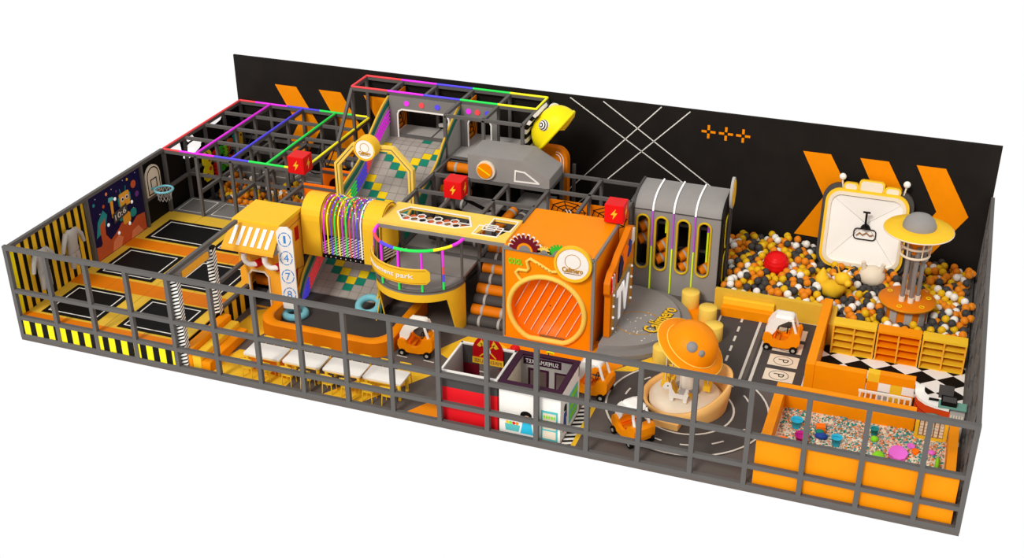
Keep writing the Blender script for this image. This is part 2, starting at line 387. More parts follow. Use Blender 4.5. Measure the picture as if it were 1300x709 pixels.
# robot mural with light buttons
mu = thing('robot_mural', 'dark blue space mural with a yellow robot and light dots beside the basketball hoop', 'panel', (.02, 4.5, .6))
FM = FP(.0)
b = MB(); b.box(.0, 3.3, .6, .06, 5.7, 2.62, 'navy'); FMb = FP(.06)
plate(b, FMb, [(3.32, .62), (5.68, .62), (5.68, 1.15), (5.3, 1.2), (5.0, 1.05), (4.6, 1.3), (4.3, 1.12), (4.0, 1.0), (3.8, 1.28), (3.55, 1.0), (3.32, 1.05)], .004, 'rust')
plate(b, FMb, [(4.0, .62), (4.4, .62), (4.55, .85), (4.35, 1.0), (4.1, .9)], .004, 'salmon', .004)
plate(b, FMb, [(4.9, .62), (5.5, .62), (5.3, .9), (5.0, .84)], .004, 'salmon', .004)
plate(b, FMb, [(3.4, 1.3), (3.8, 1.4), (4.0, 1.8), (3.85, 2.0), (3.55, 1.75)], .004, 'teal')
plate(b, FMb, [(3.6, 1.1), (3.8, 1.1), (3.85, 1.75), (3.6, 1.6)], .004, 'rust', .004)
for cy, cz, r_, m in ((5.35, 2.2, .12, 'rust'), (5.45, 1.85, .09, 'purple'), (4.1, 2.4, .05, 'salmon'), (3.9, 2.1, .05, 'rust'), (5.1, 2.45, .04, 'yellow'), (4.55, 2.3, .04, 'purple'), (3.5, 2.3, .05, 'teal')):
    disc(b, FMb, cy, cz, r_, .006, m, 16)
for cy, cz in ((4.35, 2.45), (4.9, 2.5), (5.5, 2.5), (3.6, 2.45), (3.7, 1.95), (5.2, 1.5)): disc(b, FMb, cy, cz, .015, .006, 'white', 8)
plate(b, FMb, rrect(4.62, 1.72, 5.08, 2.15, .05), .02, 'amber'); 
plate(b, FMb, rrect(4.56, 1.8, 4.62, 2.06, .02), .015, 'teal'); plate(b, FMb, rrect(5.08, 1.8, 5.14, 2.06, .02), .015, 'teal')
for a in (4.75, 4.95): disc(b, FMb, a, 1.97, .07, .006, 'white', 16, .02); disc(b, FMb, a, 1.97, .04, .006, 'black', 12, .026)
polyline(b, FMb, [(4.72, 2.15), (4.7, 2.3)], .02, .01, 'teal'); polyline(b, FMb, [(4.95, 2.15), (4.98, 2.3)], .02, .01, 'teal')
plate(b, FMb, rrect(4.65, 1.18, 5.0, 1.5, .08), .02, 'amber'); plate(b, FMb, rrect(5.02, 1.25, 5.3, 1.5, .1), .015, 'teal'); plate(b, FMb, rrect(4.5, 1.35, 4.66, 1.5, .06), .015, 'teal')
plate(b, FMb, [(4.2, 1.6), (4.28, 1.6), (4.32, 2.1), (4.2, 2.12)], .015, 'amber'); plate(b, FMb, [(4.12, 2.12), (4.4, 2.12), (4.34, 2.22), (4.16, 2.25)], .015, 'aqua')
b.build('mural_board', mu)
d = MB(); plate(d, FP(.082), [(4.22, 1.42), (4.86, 1.5), (4.86, 1.8), (4.22, 1.72)], .02, 'grey_dark')
d.text('10:6', lambda a, b_, c=0.0: FP(.102)(a, b_ + (a - 4.54) * .125, c), 4.54, 1.61, .52, .17, 'white', .004)
d.build('score_display', mu)
for cy, cz in ((4.42, 2.12), (5.14, 1.72), (4.9, 1.13), (4.36, 1.06), (3.96, 1.5)): 
    q = MB(); q.ball((.085, cy, cz), .055, 'led_w', 10, 6, (.4, 1, 1)); q.build('light_button', mu)

# basketball
bh = thing('basketball_hoop', 'white arched basketball backboard with a pale blue hoop over the trampoline', 'basketball hoop', (.05, 6.28, 1.5))
FH = FP(.06); m = MB()
arch = [(5.9, 1.5), (6.62, 1.5)] + [(6.26 + .36 * cos(i * PI / 12), 2.08 + .36 * sin(i * PI / 12)) for i in range(13)]
plate(m, FH, arch, .05, 'cream'); 
a2 = [(6.26 + (p[0] - 6.26) * .82, 1.93 + (p[1] - 1.93) * .86) for p in arch]; polyline(m, FH, a2, .035, .006, 'black', .05, True)
polyline(m, FH, [(6.12, 1.7), (6.4, 1.7), (6.4, 2.0), (6.12, 2.0)], .035, .006, 'black', .05, True)
m.build('backboard', bh)
FHo = FZ(1.78); q = MB(); q.tube([(.55 + .27 * cos(i * PI / 12), 6.1 + .27 * sin(i * PI / 12), 1.78) for i in range(24)], .035, 'lightblue', 8, True)
q.beam((.1, 6.12, 1.74), (.3, 6.12, 1.76), .05, .05, 'lightblue'); ho = q.build('hoop', bh)
q = MB()
for i in range(12):
    for s_ in (-1, 1):
        q.tube([(.55 + r_ * cos((i + s_ * k * .5) * PI / 6), 6.1 + r_ * sin((i + s_ * k * .5) * PI / 6), 1.76 - k * .1) for k, r_ in ((0, .26), (1, .22), (2, .19), (3, .2))], .008, 'grey_pale', 4)
q.build('net', ho)

# ---- trampolines
tr = thing('trampoline_court', 'raised trampoline court with black jumping mats and orange and yellow padding', 'trampoline', (2.4, 3.5, 0))
m = MB(); m.box(0, .06, 0, 4.8, 7.0, .57, 'black'); m.box(0, .06, .57, 4.8, 7.0, .6, 'yellow_mat')
for y0, y1 in ((.06, .33), (2.07, 2.66), (4.5, 5.0)): m.box(0, y0, .6, 4.8, y1, .606, 'orange_deep')
for x in (1.2, 2.4, 3.6): m.box(x - .004, .06, .607, x + .004, 7.0, .6075, 'wood')
m.build('padded_deck', tr)
for x0, y0, x1, y1 in ((.35, .42, 2.08, 1.98), (2.72, .42, 4.48, 1.98), (.35, 2.78, 2.18, 4.4), (2.78, 2.78, 4.45, 4.4), (.38, 5.1, 2.45, 6.42), (2.65, 5.1, 4.45, 6.42)):
    q = MB(); q.box(x0, y0, .606, x1, y1, .616, 'black')
    polyline(q, FZ(.616), [(x0 + .14, y0 + .14), (x1 - .14, y0 + .14), (x1 - .14, y1 - .14), (x0 + .14, y1 - .14)], .035, .002, 'white_line', 0, True)
    q.build('jump_mat', tr)
q = MB()
q.box(.06, -.02, .1, 4.74, .03, .56, 'black'); x = .1
while x < 4.75:
    q.box(x, -.03, .1, min(x + .19, 4.74), -.02, .56, 'yellow_bright'); x += .38
q.build('front_skirt', tr)
q = MB(); q.box(4.8, 1.95, .0, 4.83, 3.5, .58, 'black')
for y in (2.2, 2.6, 3.0): q.box(4.83, y, .0, 4.84, y + .2, .58, 'yellow')
q.build('side_skirt', tr)
# striped gate
ga = thing('entrance_gate', 'gate of two black and white striped pillars joined by a beam with a yellow sign', 'gate', (4.8, 1, .6))
for y in (.16, 1.93):
    q = MB(); xc = 4.93 if y < 1 else 4.84; q.box(xc - .1, y - .08, .6 if y > 1 else .0, xc + .1, y + .08, 2.6, 'black')
    for i in range(40):
        z = (.6 if y > 1 else .02) + i * .1
        if z > 2.46: break
        for F_, a0, a1 in ((FX(y - .08), xc - .1, xc + .1), (FP(xc + .1), y - .08, y + .08)): plate(q, F_, [(a0, z), (a1, z + .09), (a1, z + .145), (a0, z + .055)], .003, 'white')
    q.build('pillar', ga)
q = MB(); q.box(4.74, .1, 2.3, 4.86, 2.0, 2.62, 'grey_mid'); q.build('beam', ga)
q = MB(); plate(q, FP(4.86), rrect(.55, 2.34, 1.75, 2.54, .04), .03, 'amber'); q.build('sign_plate', ga)
sr = thing('side_rail', 'grey steel rails closing the trampoline court beside the yellow house', 'fence', (4.8, 1, .6))
MB().box(4.75, .06, 2.63, 4.85, 3.3, 2.72, 'steel').build('rail', sr); MB().box(4.75, 2.03, 1.35, 4.85, 3.5, 1.44, 'steel').build('rail', sr); MB().box(4.75, 2.03, .6, 4.85, 3.5, .68, 'steel').build('rail', sr)
# soft steps
st = thing('soft_steps', 'orange and yellow padded steps up to the striped gate', 'steps', (5.2, 1.1, 0))
for x0, x1, z, m_ in ((4.86, 5.14, .56, 'orange_wall'), (5.14, 5.4, .42, 'yellow'), (5.4, 5.66, .27, 'orange_wall')): box('step', st, (x0, .12, 0, x1, 2.05 - (x0 - 4.86) * .15, z), m_, bevel=.03)

# ---- grey mats + left climbing frame
gm = thing('grey_mat_floor', 'row of grey padded mats with white outlines behind the trampolines', 'mats', (2.4, 7.5, 0))
box('mat_base', gm, (.05, 7.0, 0, 4.8, 8.15, .58), 'grey_mid')
for i in range(4):
    q = MB(); q.box(.08 + i * 1.19, 7.06, .58, 1.2 + i * 1.19, 8.1, .6, 'pad_gray')
    polyline(q, FZ(.6), [(.18 + i * 1.19, 7.16), (1.1 + i * 1.19, 7.16), (1.1 + i * 1.19, 8.0), (.18 + i * 1.19, 8.0)], .025, .002, 'white_line', 0, True); q.build('mat', gm)
gm2 = thing('grey_mat_floor', 'grey padded mat strip with white outline along the black wall at back left', 'mats', (2.4, 11, 0))
q = MB(); q.box(.05, 10.5, 0, 4.75, 11.5, .5, 'pad_gray')
for i in range(4): polyline(q, FZ(.5), [(.18 + i * 1.19, 10.62), (1.1 + i * 1.19, 10.62), (1.1 + i * 1.19, 11.4), (.18 + i * 1.19, 11.4)], .025, .002, 'white_line', 0, True)
q.build('mat', gm2)
T = .045
def bar(p, q_, m='steel', par=None, name='rail', r=T): return MB().beam(p, q_, 2 * r, 2 * r, m).build(name, par)
def leds(par, pts, cols, r=.035):
    """light strip split in coloured pieces along a polyline"""
    pts = [V3(p) for p in pts]; L = [0]
    for a, b_ in zip(pts[:-1], pts[1:]): L.append(L[-1] + (b_ - a).length)
    def at(s_):
        for i in range(len(pts) - 1):
            if s_ <= L[i + 1] + 1e-9: return pts[i].lerp(pts[i + 1], (s_ - L[i]) / max(1e-9, L[i + 1] - L[i]))
        return pts[-1]
    q = MB(); n = len(cols)
    for k, c in enumerate(cols):
        s0, s1 = L[-1] * k / n, L[-1] * (k + 1) / n
        P = [at(s0)] + [p for p, l in zip(pts, L) if s0 + 1e-6 < l < s1 - 1e-6] + [at(s1)]
        q.tube(P, r, LED[c], 6)
    return q.build('light_strip', par)
cf = thing('rainbow_jungle_gym', 'open steel climbing frame edged with rainbow light strips at the back left', 'frame', (2.4, 9.2, 0))
for x in (.05, 1.2, 2.4, 3.6, 4.8):
    for y in (7.0, 8.15, 9.3, 10.45, 11.48):
        if x == 3.6 and y in (9.3,): continue
        z0 = .6 if y < 8 else 0
        MB().box(x - T, y - T, z0, x + T, y + T, 2.6, 'steel').build('post', cf)
for x in (.05, 1.2, 2.4, 3.6, 4.8):
    bar((x, 7, 2.6), (x, 11.48, 2.6), par=cf)
    if x in (.05, 1.2, 2.4, 4.8): bar((x, 7.05, 1.4), (x, 11.43, 1.4), par=cf)
for y in (7.0, 8.15, 9.3, 10.45, 11.48):
    bar((0.0, y, 2.6), (4.85, y, 2.6), par=cf)
    if y > 8: bar((0.1, y, 1.4), (4.75, y, 1.4), par=cf)
for x, c in ((.05, 'r'), (1.2, 'm'), (2.4, 'b'), (3.6, 'g'), (4.8, 'y')): leds(cf, [(x, 7.0, 2.67), (x, 11.48, 2.67)], c)
leds(cf, [(0.05, 7.0, 2.67), (4.8, 7.0, 2.67)], 'rmmbbggy'); leds(cf, [(0.05, 11.48, 2.67), (4.8, 11.48, 2.67)], 'rmmbbggy')
# curved rope bridges inside
for x in (.9, 3.9):
    q = thing('rope_swing', 'dark sagging rope ladder slung across the left climbing frame, ' + ('by the left wall' if x < 2 else 'near the yellow light strip'), 'rope', (x, 9.5, 1.4))
    for dx in (-.25, .25): MB().tube([(x + dx, 8.2 + k * .32, 1.55 + .9 * (k / 7 - .5) ** 2 * 3.2) for k in range(8)], .018, 'net', 6).build('rope', q)
# climbing panels on the left wall
def cpanel(y0, y1, z0, z1, m_, label, holes, mh='black', shape=None):
    t = thing('climbing_board', label, 'climbing panel', (.15, (y0 + y1) / 2, z0), 'coloured climbing panels on the left wall')
    q = MB(); F_ = FP(.13); cy = (y0 + y1) / 2; w_ = y1 - y0; h = z1 - z0
    if shape == 'eight': pts = [(cy - w_ * .3, z0), (cy + w_ * .3, z0), (y1, z0 + h * .12), (y1, z0 + h * .4), (cy + w_ * .3, z0 + h * .52), (y1, z0 + h * .62), (y1, z0 + h * .9), (cy + w_ * .3, z1), (cy - w_ * .3, z1), (y0, z0 + h * .9), (y0, z0 + h * .62), (cy - w_ * .3, z0 + h * .52), (y0, z0 + h * .4), (y0, z0 + h * .12)]
    elif shape == 'teeth':
        pts = [(y0, z0)]; k = 7
        pts = [(cy - w_ * .25, z0), (cy + w_ * .25, z0)]
        for i in range(k): pts += [(cy + w_ * .25, z0 + h * (i + .2) / k), (y1, z0 + h * (i + .3) / k), (y1, z0 + h * (i + .7) / k), (cy + w_ * .25, z0 + h * (i + .8) / k)]
        pts += [(cy + w_ * .25, z1), (cy - w_ * .25, z1)]
        for i in range(k - 1, -1, -1): pts += [(cy - w_ * .25, z0 + h * (i + .8) / k), (y0, z0 + h * (i + .7) / k), (y0, z0 + h * (i + .3) / k), (cy - w_ * .25, z0 + h * (i + .2) / k)]
    else: pts = rrect(y0, z0, y1, z1, min(w_, h) * .25, 3)
    plate(q, F_, pts, .05, m_)
    q.build('board', t)
    for hy, hz, hr in holes:
        k = MB(); disc(k, F_, cy + hy * w_, z0 + hz * h, hr, .012, mh, 14, .05); k.build('grip_hole', t)
cpanel(8.8, 9.3, .8, 1.8, 'yellow_bright', 'bright yellow climbing panel of two joined rounded shapes', [(-.2, .2, .08), (.2, .38, .07), (.2, .68, .07), (-.15, .86, .06)], 'rust', 'eight')
cpanel(9.38, 9.68, .75, 1.65, 'red', 'red comb-edged climbing panel next to the yellow one', [], shape='teeth')
cpanel(9.75, 10.02, .8, 1.65, 'green', 'green climbing panel with notched edges', [(0, .3, .05), (0, .65, .05)], shape='teeth')
cpanel(10.05, 10.25, .85, 1.6, 'lime', 'lime yellow climbing panel with notched edges', [], shape='teeth')
cpanel(10.3, 10.6, .85, 1.7, 'rust', 'brown-orange climbing panel with a large dark hole', [(0, .5, .13)])
cpanel(10.65, 10.9, .95, 1.75, 'teal', 'teal comb-edged climbing panel near the back corner', [], shape='teeth')
cpanel(11.0, 11.2, .85, 1.85, 'yellow', 'narrow yellow climbing panel in the back corner', [(0, .25, .04), (0, .75, .04)])

# ---- balls
BC = ['orange', 'yellow', 'grey_dark', 'white']
mat('ball_orange', (226, 132, 26), .35); mat('ball_yellow', (226, 178, 24), .35); mat('ball_grey', (66, 64, 63), .4); mat('ball_white', (238, 234, 226), .35)
BCM = ['ball_orange', 'ball_yellow', 'ball_grey', 'ball_white']; BCN = ['orange', 'yellow', 'dark grey', 'white']
def pit(x0, y0, x1, y1, z, pitch, ok, hf, top):
    out = []; row = 0; y = y0
    while y < y1:
        x = x0 + (pitch / 2 if row % 2 else 0)
        while x < x1:
            if ok(x, y):
                out.append((x + random.uniform(-.03, .03), y + random.uniform(-.03, .03), z + hf(x, y) + random.uniform(-.04, .04)))
                if random.random() < top and ok(x + pitch / 2, y + pitch * .3): out.append((x + pitch / 2 + random.uniform(-.04, .04), y + pitch * .3, z + hf(x, y) + pitch * .72 + random.uniform(-.02, .04)))
            x += pitch
        y += pitch * .87; row += 1
    return out
def hf(x, y): return .07 * sin(x * 1.7 + y) * cos(y * 1.3) + .16 * max(0, 1 - ((x - 18.2) ** 2 + (y - 10.6) ** 2) / 3) + .03
BR = .108
def okm(x, y):
    if (x - 21.95) ** 2 + (y - 8.3) ** 2 < .68 ** 2: return False
    if (x - 18.3) ** 2 + (y - 9.5) ** 2 < .36 ** 2: return False
    if (x - 20.9) ** 2 + (y - 9.7) ** 2 < .33 ** 2: return False
    if (x - 20.05) ** 2 + (y - 8.6) ** 2 < .38 ** 2 or (x - 19.75) ** 2 + (y - 9.1) ** 2 < .28 ** 2: return False
    if 19.2 < x < 21.9 and y > 10.2: return y < 10.25
    if x < 17.05: return y > 9.35
    return y > 7.86 if x < 20.3 else y > 6.82
balls = pit(15.9, 6.85, 23.5, 11.4, .42, .218, okm, hf, .42)
camp = V3((22.058, -22.568, 17.127))
balls.sort(key=lambda p: (V3(p) - camp).length - (2.2 if p[2] > .55 else 0))
protos = []
grp = 'loose play balls in the big ball pit'
for k in range(4):
    protos.append(MB().ball((0, 0, 0), BR, BCM[k], 14, 8).build('play_ball', origin=(0, 0, 0)))
    tag(protos[-1], BCN[k] + ' plastic ball lying loose in the big ball pit', 'ball', grp)
used = [False] * 4
wts = [.3, .23, .27, .2]
for p in balls[:300]:
    k = random.choices(range(4), wts)[0]
    if used[k]: o = protos[k].copy(); C.objects.link(o)
    else: o = protos[k]; used[k] = True
    o.location = p
q = MB()
for p in balls[300:]: q.ball(p, BR, BCM[random.choices(range(4), wts)[0]], 10, 6)
tag(q.build('play_balls'), 'mass of orange, yellow, grey and white balls filling the far side of the pit', 'balls', kind='stuff')
q = MB()
for p in pit(.35, 8.35, 4.6, 10.35, .3, .2, lambda x, y: x > 1.0 or y > 9, lambda x, y: .12 * sin(x * 2 + y * 2), .5):
    q.ball(p, .1, BCM[random.choices(range(4), [.5, .2, .15, .15])[0]], 10, 6)
tag(q.build('play_balls'), 'orange, yellow and white balls filling the small pit under the left climbing frame', 'balls', kind='stuff')
lp = thing('small_ball_pit', 'dark padded floor of the small ball pit under the left climbing frame', 'ball pit', (2.4, 9.3, 0)); box('pit_floor', lp, (.1, 8.2, 0, 4.7, 10.45, .2), 'grey_dark')
bp = thing('ball_pit', 'low yellow and orange padded wall around the big ball pit', 'ball pit', (18.6, 7.65, 0))
box('pit_floor', bp, (17.0, 7.76, 0, 23.6, 11.5, .3), 'grey_dark'); box('pit_floor', bp, (15.8, 9.3, 0, 17.0, 11.5, .3), 'grey_dark'); box('pit_floor', bp, (20.25, 6.72, 0, 23.6, 7.75, .3), 'grey_dark')
box('pit_wall', bp, (16.95, 7.62, 0, 20.22, 7.76, .62), 'yellow_mat'); box('pit_wall', bp, (20.11, 6.7, 0, 20.24, 7.62, .62), 'yellow_mat')
be = thing('padded_bench', 'orange padded bench with a yellow back step against the ball pit wall', 'bench', (17.85, 7.5, 0))
box('seat_step', be, (17.2, 7.28, 0, 18.6, 7.47, .3), 'orange_wall', bevel=.025); box('back_step', be, (17.2, 7.47, 0, 18.6, 7.61, .47), 'yellow', bevel=.025)
#PART3
# ================================================================== CENTRAL TOWER AND SLIDE
tw = thing('tower_scaffold', 'tall steel tower frame edged with rainbow light strips above the tiled slide', 'frame', (7.8, 10.5, 2.65))
TX = (4.8, 6.05, 7.2, 8.4, 9.6, 10.8)
for x in TX:
    MB().box(x - T, 11.4, 0, x + T, 11.49, 4.0, 'steel').build('post', tw)
    if x not in (7.2,): MB().box(x - T, 10.4 - T, 0, x + T, 10.4 + T, 4.0, 'steel').build('post', tw)
    bar((x, 10.4, 4.0), (x, 11.45, 4.0), par=tw)
for x in (8.4, 9.6, 10.8):
    MB().box(x - T, 9.2 - T, 2.65, x + T, 9.2 + T, 4.0, 'steel').build('post', tw); bar((x, 9.2, 4.0), (x, 10.4, 4.0), par=tw)
bar((8.4, 9.2, 4.0), (10.8, 9.2, 4.0), par=tw); bar((8.4, 9.2, 2.7), (10.8, 9.2, 2.7), par=tw)
bar((4.8, 10.4, 4.0), (10.8, 10.4, 4.0), par=tw); bar((4.8, 11.45, 4.0), (10.8, 11.45, 4.0), par=tw); bar((6.0, 10.38, 2.68), (8.4, 10.38, 2.68), par=tw)
bar((4.8, 10.4, 4.0), (4.8, 9.25, 2.65), par=tw, name='brace')
leds(tw, [(4.8, 10.4, 4.07), (10.8, 10.4, 4.07)], 'rmbgy'); leds(tw, [(4.8, 11.45, 4.07), (10.8, 11.45, 4.07)], 'rmbgy'); leds(tw, [(4.8, 10.4, 4.07), (4.8, 11.45, 4.07)], 'r'); leds(tw, [(10.8, 10.4, 4.07), (10.8, 11.45, 4.07)], 'y')
q = MB(); q.box(6.1, 10.45, 2.55, 10.8, 11.4, 2.63, 'grey_pale'); q.box(8.45, 9.25, 2.55, 10.8, 10.45, 2.63, 'grey_pale'); q.box(7.3, 10.5, 2.63, 7.35, 11.4, 2.64, 'steel'); q.build('platform', tw)
mat('tower_panel', (128, 124, 121), .55)
def room(x0, x1, o0, o1, dots, sfx):
    q = MB(); F_ = FX(10.36)
    ins = rrect(o0, 2.5, o1, 3.56, .12)
    holed(q, F_, x0, 2.46, x1, 4.0 - .04, ins, .05, 'tower_panel'); p = q.build('front_panel', tw)
    t = MB(); U = [(o0, 2.66), (o0, 3.4), (o0 + .04, 3.5), (o0 + .14, 3.56), (o1 - .14, 3.56), (o1 - .04, 3.5), (o1, 3.4), (o1, 2.66)]
    polyline(t, F_, U, .045, .02, 'white', .05); t.build('opening_trim', p)
    for x, m_ in zip(dots, 'mrb'):
        k = MB(); disc(k, F_, x, 3.77, .085, .02, LED[m_], 20, .05); k.build('dot_light', p)
room(6.08, 8.38, 6.36, 8.05, (6.67, 7.17, 7.69), '')
room(8.44, 9.6, 8.68, 9.42, (8.58 + .12, 8.98, 9.3), '')
for x in (6.12, 8.5):
    q = MB(); F_ = FP(x); plate(q, F_, [(10.46, 2.66), (11.4, 2.66), (11.4, 3.9), (10.46, 3.9)], .03, 'orange_deep')
    for k in range(3): polyline(q, F_, [(10.93 + (.16 + .16 * k) * cos(i * PI / 3), 3.2 + (.2 + .18 * k) * sin(i * PI / 3)) for i in range(6)], .03, .006, 'black', .03, True)
    for i in range(3): polyline(q, F_, [(10.93 + .45 * cos(i * PI / 3), 3.2 + .55 * sin(i * PI / 3)), (10.93 - .45 * cos(i * PI / 3), 3.2 - .55 * sin(i * PI / 3))], .03, .006, 'black', .037)
    q.build('web_panel', tw)
bl = thing('toy_blaster', 'small grey toy blaster on a stand inside the tower room', 'toy', (7.75, 10.7, 2.63))
q = MB(); q.tube([(7.75, 10.7, 2.63), (7.75, 10.7, 3.0)], .03, 'grey_pale'); q.build('stand', bl)
q = MB(); q.beam((7.55, 10.75, 3.02), (7.95, 10.65, 3.1), .1, .1, 'grey_pale'); q.build('barrel', bl)

sl = thing('tile_slide', 'wide grey tiled slide with green and yellow zigzag tiles running down from the tower', 'slide', (7.2, 7.5, 0))
KP = [(10.36, 2.64), (9.9, 2.6), (9.4, 2.42), (8.8, 2.08), (8.2, 1.72), (7.6, 1.42), (7.0, 1.16), (6.4, .88), (5.8, .56), (5.2, .26), (4.7, .06)]
def zs(y):
    for (a, za), (b_, zb) in zip(KP[:-1], KP[1:]):
        if b_ <= y <= a: return za + (zb - za) * (a - y) / (a - b_)
    return KP[0][1] if y > KP[0][0] else KP[-1][1]
NR = 24; ys = [10.36 - (10.36 - 4.68) * i / NR for i in range(NR + 1)]
q = MB()
x0, x1 = 6.06, 8.34; NCc = 8; cw = (x1 - x0) / NCc
q.grid([[(x0, y, zs(y) - .012), (x1, y, zs(y) - .012)] for y in ys], 'grout')
PAT = {}
for r0_, c0 in ((22, 3), (12, 4), (6, 3)):
    for c in range(NCc):
        r_ = r0_ - abs(c - c0)
        PAT[(r_, c)] = 'tile_green'; PAT.setdefault((r_ - 1, c), 'tile_yellow')
PAT[(0, 4)] = 'tile_green'
for r_ in range(NR):
    for c in range(NCc):
        a, b_ = ys[r_] - .006, ys[r_ + 1] + .006; l, r2_ = x0 + c * cw + .006, x0 + (c + 1) * cw - .006
        q.add([(l, a, zs(a)), (r2_, a, zs(a)), (r2_, b_, zs(b_)), (l, b_, zs(b_))], [(0, 3, 2, 1)], PAT.get((r_, c), 'tile'))
q.prism([(x0, y, max(0, zs(y) - .14)) for y in ys] + [(x0, y, max(0, zs(y) - .02)) for y in reversed(ys)], (x1 - x0, 0, 0), 'grey')
q.build('tiled_surface', sl)
EP = [(10.46, 3.92), (10.0, 3.76), (9.6, 3.56), (9.01, 3.2), (8.58, 2.82), (8.1, 2.6), (7.64, 2.46), (7.1, 2.31), (6.47, 2.04), (6.04, 1.78), (5.2, 1.25), (4.46, .79), (4.15, .42), (4.1, .3)]
def ez(y):
    for (a, za), (b_, zb) in zip(EP[:-1], EP[1:]):
        if b_ <= y <= a:
            return za + (zb - za) * (a - y) / (a - b_)
    return EP[0][1] if y > EP[0][0] else EP[-1][1]
ye = [10.42 - (10.42 - 4.1) * i / 40 for i in range(41)]
def side(x, dx, name):
    q = MB(); q.prism([(x, y, ez(y)) for y in ye] + [(x, y, max(0.0, zs(max(y, 4.7)) - .25)) for y in reversed(ye)], (dx, 0, 0), 'grey_pale'); p = q.build(name, sl)
    e = MB(); e.tube([(x + dx / 2, y, ez(y) + .01) for y in ye], .035, 'yellow_mat', 6); e.build('edge_trim', p)
    e = MB()
    for s_ in (1,):
        xx = x + dx + .003 if dx > 0 else x - .003
        xx = max(x, x + dx) + .002
        e.grid([[(xx, y, ez(y) - .05), (xx, y, ez(y) - .2)] for y in ye], 'tile_green'); 
        e.grid([[(xx + .003, y, ez(y) - .2), (xx + .003, y, ez(y) - .23)] for y in ye], 'black')
    e.build('edge_band', p)
    return p
lw = side(6.0, .06, 'side_wall'); side(8.36, .06, 'side_wall')
COLS = 'mmrrbbgyymmrrb' + 'bg'
for k in range(4):
    off = .36 + .115 * k
    seq = 'mmmrrbbgyymmmrrrbb'
    pts = [(6.09, y, ez(y) - off) for y in ye if y < 10.3]
    leds(sl, pts, seq, .022)
q = MB(); F_ = FP(6.07)
plate(q, F_, [(5.2, .55), (7.2, 1.35), (7.4, 1.85), (5.25, 1.0)], .012, 'tile_green'); plate(q, F_, [(5.28, .62), (7.1, 1.36), (7.25, 1.74), (5.33, .98)], .018, 'orange_deep'); q.build('side_window_panel', sl)
q = MB(); F_ = FP(8.42); plate(q, F_, [(5.8, 1.45), (7.0, 1.45), (7.7, 2.1), (7.6, 2.3), (5.8, 1.6)], .012, 'tile_green'); plate(q, F_, [(5.85, .9), (7.0, .9), (7.0, 1.4), (5.85, 1.4)], .01, 'orange_deep'); q.build('side_window_panel', sl)

ar = thing('octagonal_arch', 'yellow octagonal arch with a round yellow sign standing over the slide', 'arch', (7.2, 6.8, 1.2))
op = [(6.0, 1.2), (6.0, 3.17), (6.58, 3.82), (7.86, 3.86), (8.44, 3.27), (8.44, 1.2)]
ip = [(6.16, 1.2), (6.16, 3.1), (6.66, 3.68), (7.78, 3.72), (8.28, 3.2), (8.28, 1.2)]
q = MB(); F_ = FX(6.72)
for i in range(5):
    pts = [op[i], op[i + 1], ip[i + 1], ip[i]]; plate(q, F_, pts, -.16, 'yellow_pale')
q.build('arch_frame', ar)
q = MB(); polyline(q, F_, [((a[0] + b_[0]) / 2, (a[1] + b_[1]) / 2) for a, b_ in zip(op, ip)], .02, .004, 'grey_dark'); q.build('arch_line', ar)
def roundsign(par, F_, cx, cz, r, t, nm='round_sign'):
    q = MB(); disc(q, F_, cx, cz, r, t, 'yellow', 36); cring(q, F_, cx, cz, r, r * .12, .03, 'yellow', 36, t); disc(q, F_, cx, cz, r * .84, .01, 'white', 36, t)
    p = q.build(nm, par)
    k = MB(); k.text('Calimero', F_, cx, cz - r * .32, r * 1.1, r * .3, 'gold', .012, bold=.03)
    bpy.context.view_layer.update()
    k2 = MB(); 
    for v_, fs, fm in ((k.v, k.f, k.fm),):
        k2.add([V3(p_) + (F_(0, 0, 1) - F_(0, 0, 0)) * (t + .011) for p_ in v_], fs, 'gold')
    cring(k2, F_, cx, cz + r * .15, r * .42, .012, .008, 'gold', 28, t + .01)
    plate(k2, F_, [(cx - r * .45, cz - r * .56), (cx + r * .45, cz - r * .56), (cx + r * .45, cz - r * .52), (cx - r * .45, cz - r * .52)], .006, 'wood', t + .01)
    k2.build('sign_lettering', p)
    return p
roundsign(ar, FX(6.7), 7.17, 3.86, .33, .32)

# ---- maze frame
mz = thing('maze_scaffold', 'dark steel frame of the soft-play maze between slide and orange cube', 'frame', (10.8, 7.5, 0))
for x in (8.5, 9.6, 10.8, 12.0):
    for y in (5.7, 6.8, 8.0, 9.2):
        if (x, y) == (9.6, 9.2): continue
        MB().box(x - T, y - T, 0, x + T, y + T, 2.65, 'steel').build('post', mz)
    if x > 9: MB().box(x - T, 10.4 - T, 0, x + T, 10.4 + T, 2.5, 'steel').build('post', mz)
for x in (13.2, 14.4):
    for y in (8.0, 9.2): MB().box(x - T, y - T, 0, x + T, y + T, 2.65, 'steel').build('post', mz)
for x in (8.5, 9.6, 10.8, 12.0): bar((x, 5.75, 2.65), (x, 9.2, 2.65), par=mz); bar((x, 5.75, 1.4), (x, 9.2, 1.4), par=mz)
for x in (13.2, 14.4): bar((x, 6.85, 2.65), (x, 9.2, 2.65), par=mz)
for y in (6.8, 8.0, 9.2): bar((8.5, y, 2.65), (12 if y < 7 else 14.4, y, 2.65), par=mz); bar((8.5, y, 1.3), (12 if y < 7 else 14.4, y, 1.3), par=mz)
for z in (1.4, 2.65): bar((8.45, 5.7, z), (12.0, 5.7, z), par=mz)
q = MB(); q.box(8.55, 4.6, 1.3, 10.75, 6.75, 1.38, 'grey'); q.box(9.65, 6.85, 1.3, 10.75, 7.95, 1.38, 'grey'); q.box(10.9, 8.1, 1.9, 11.9, 9.1, 1.98, 'grey'); q.box(9.7, 7.2, 2.0, 10.7, 7.9, 2.06, 'grey'); q.build('deck', mz)
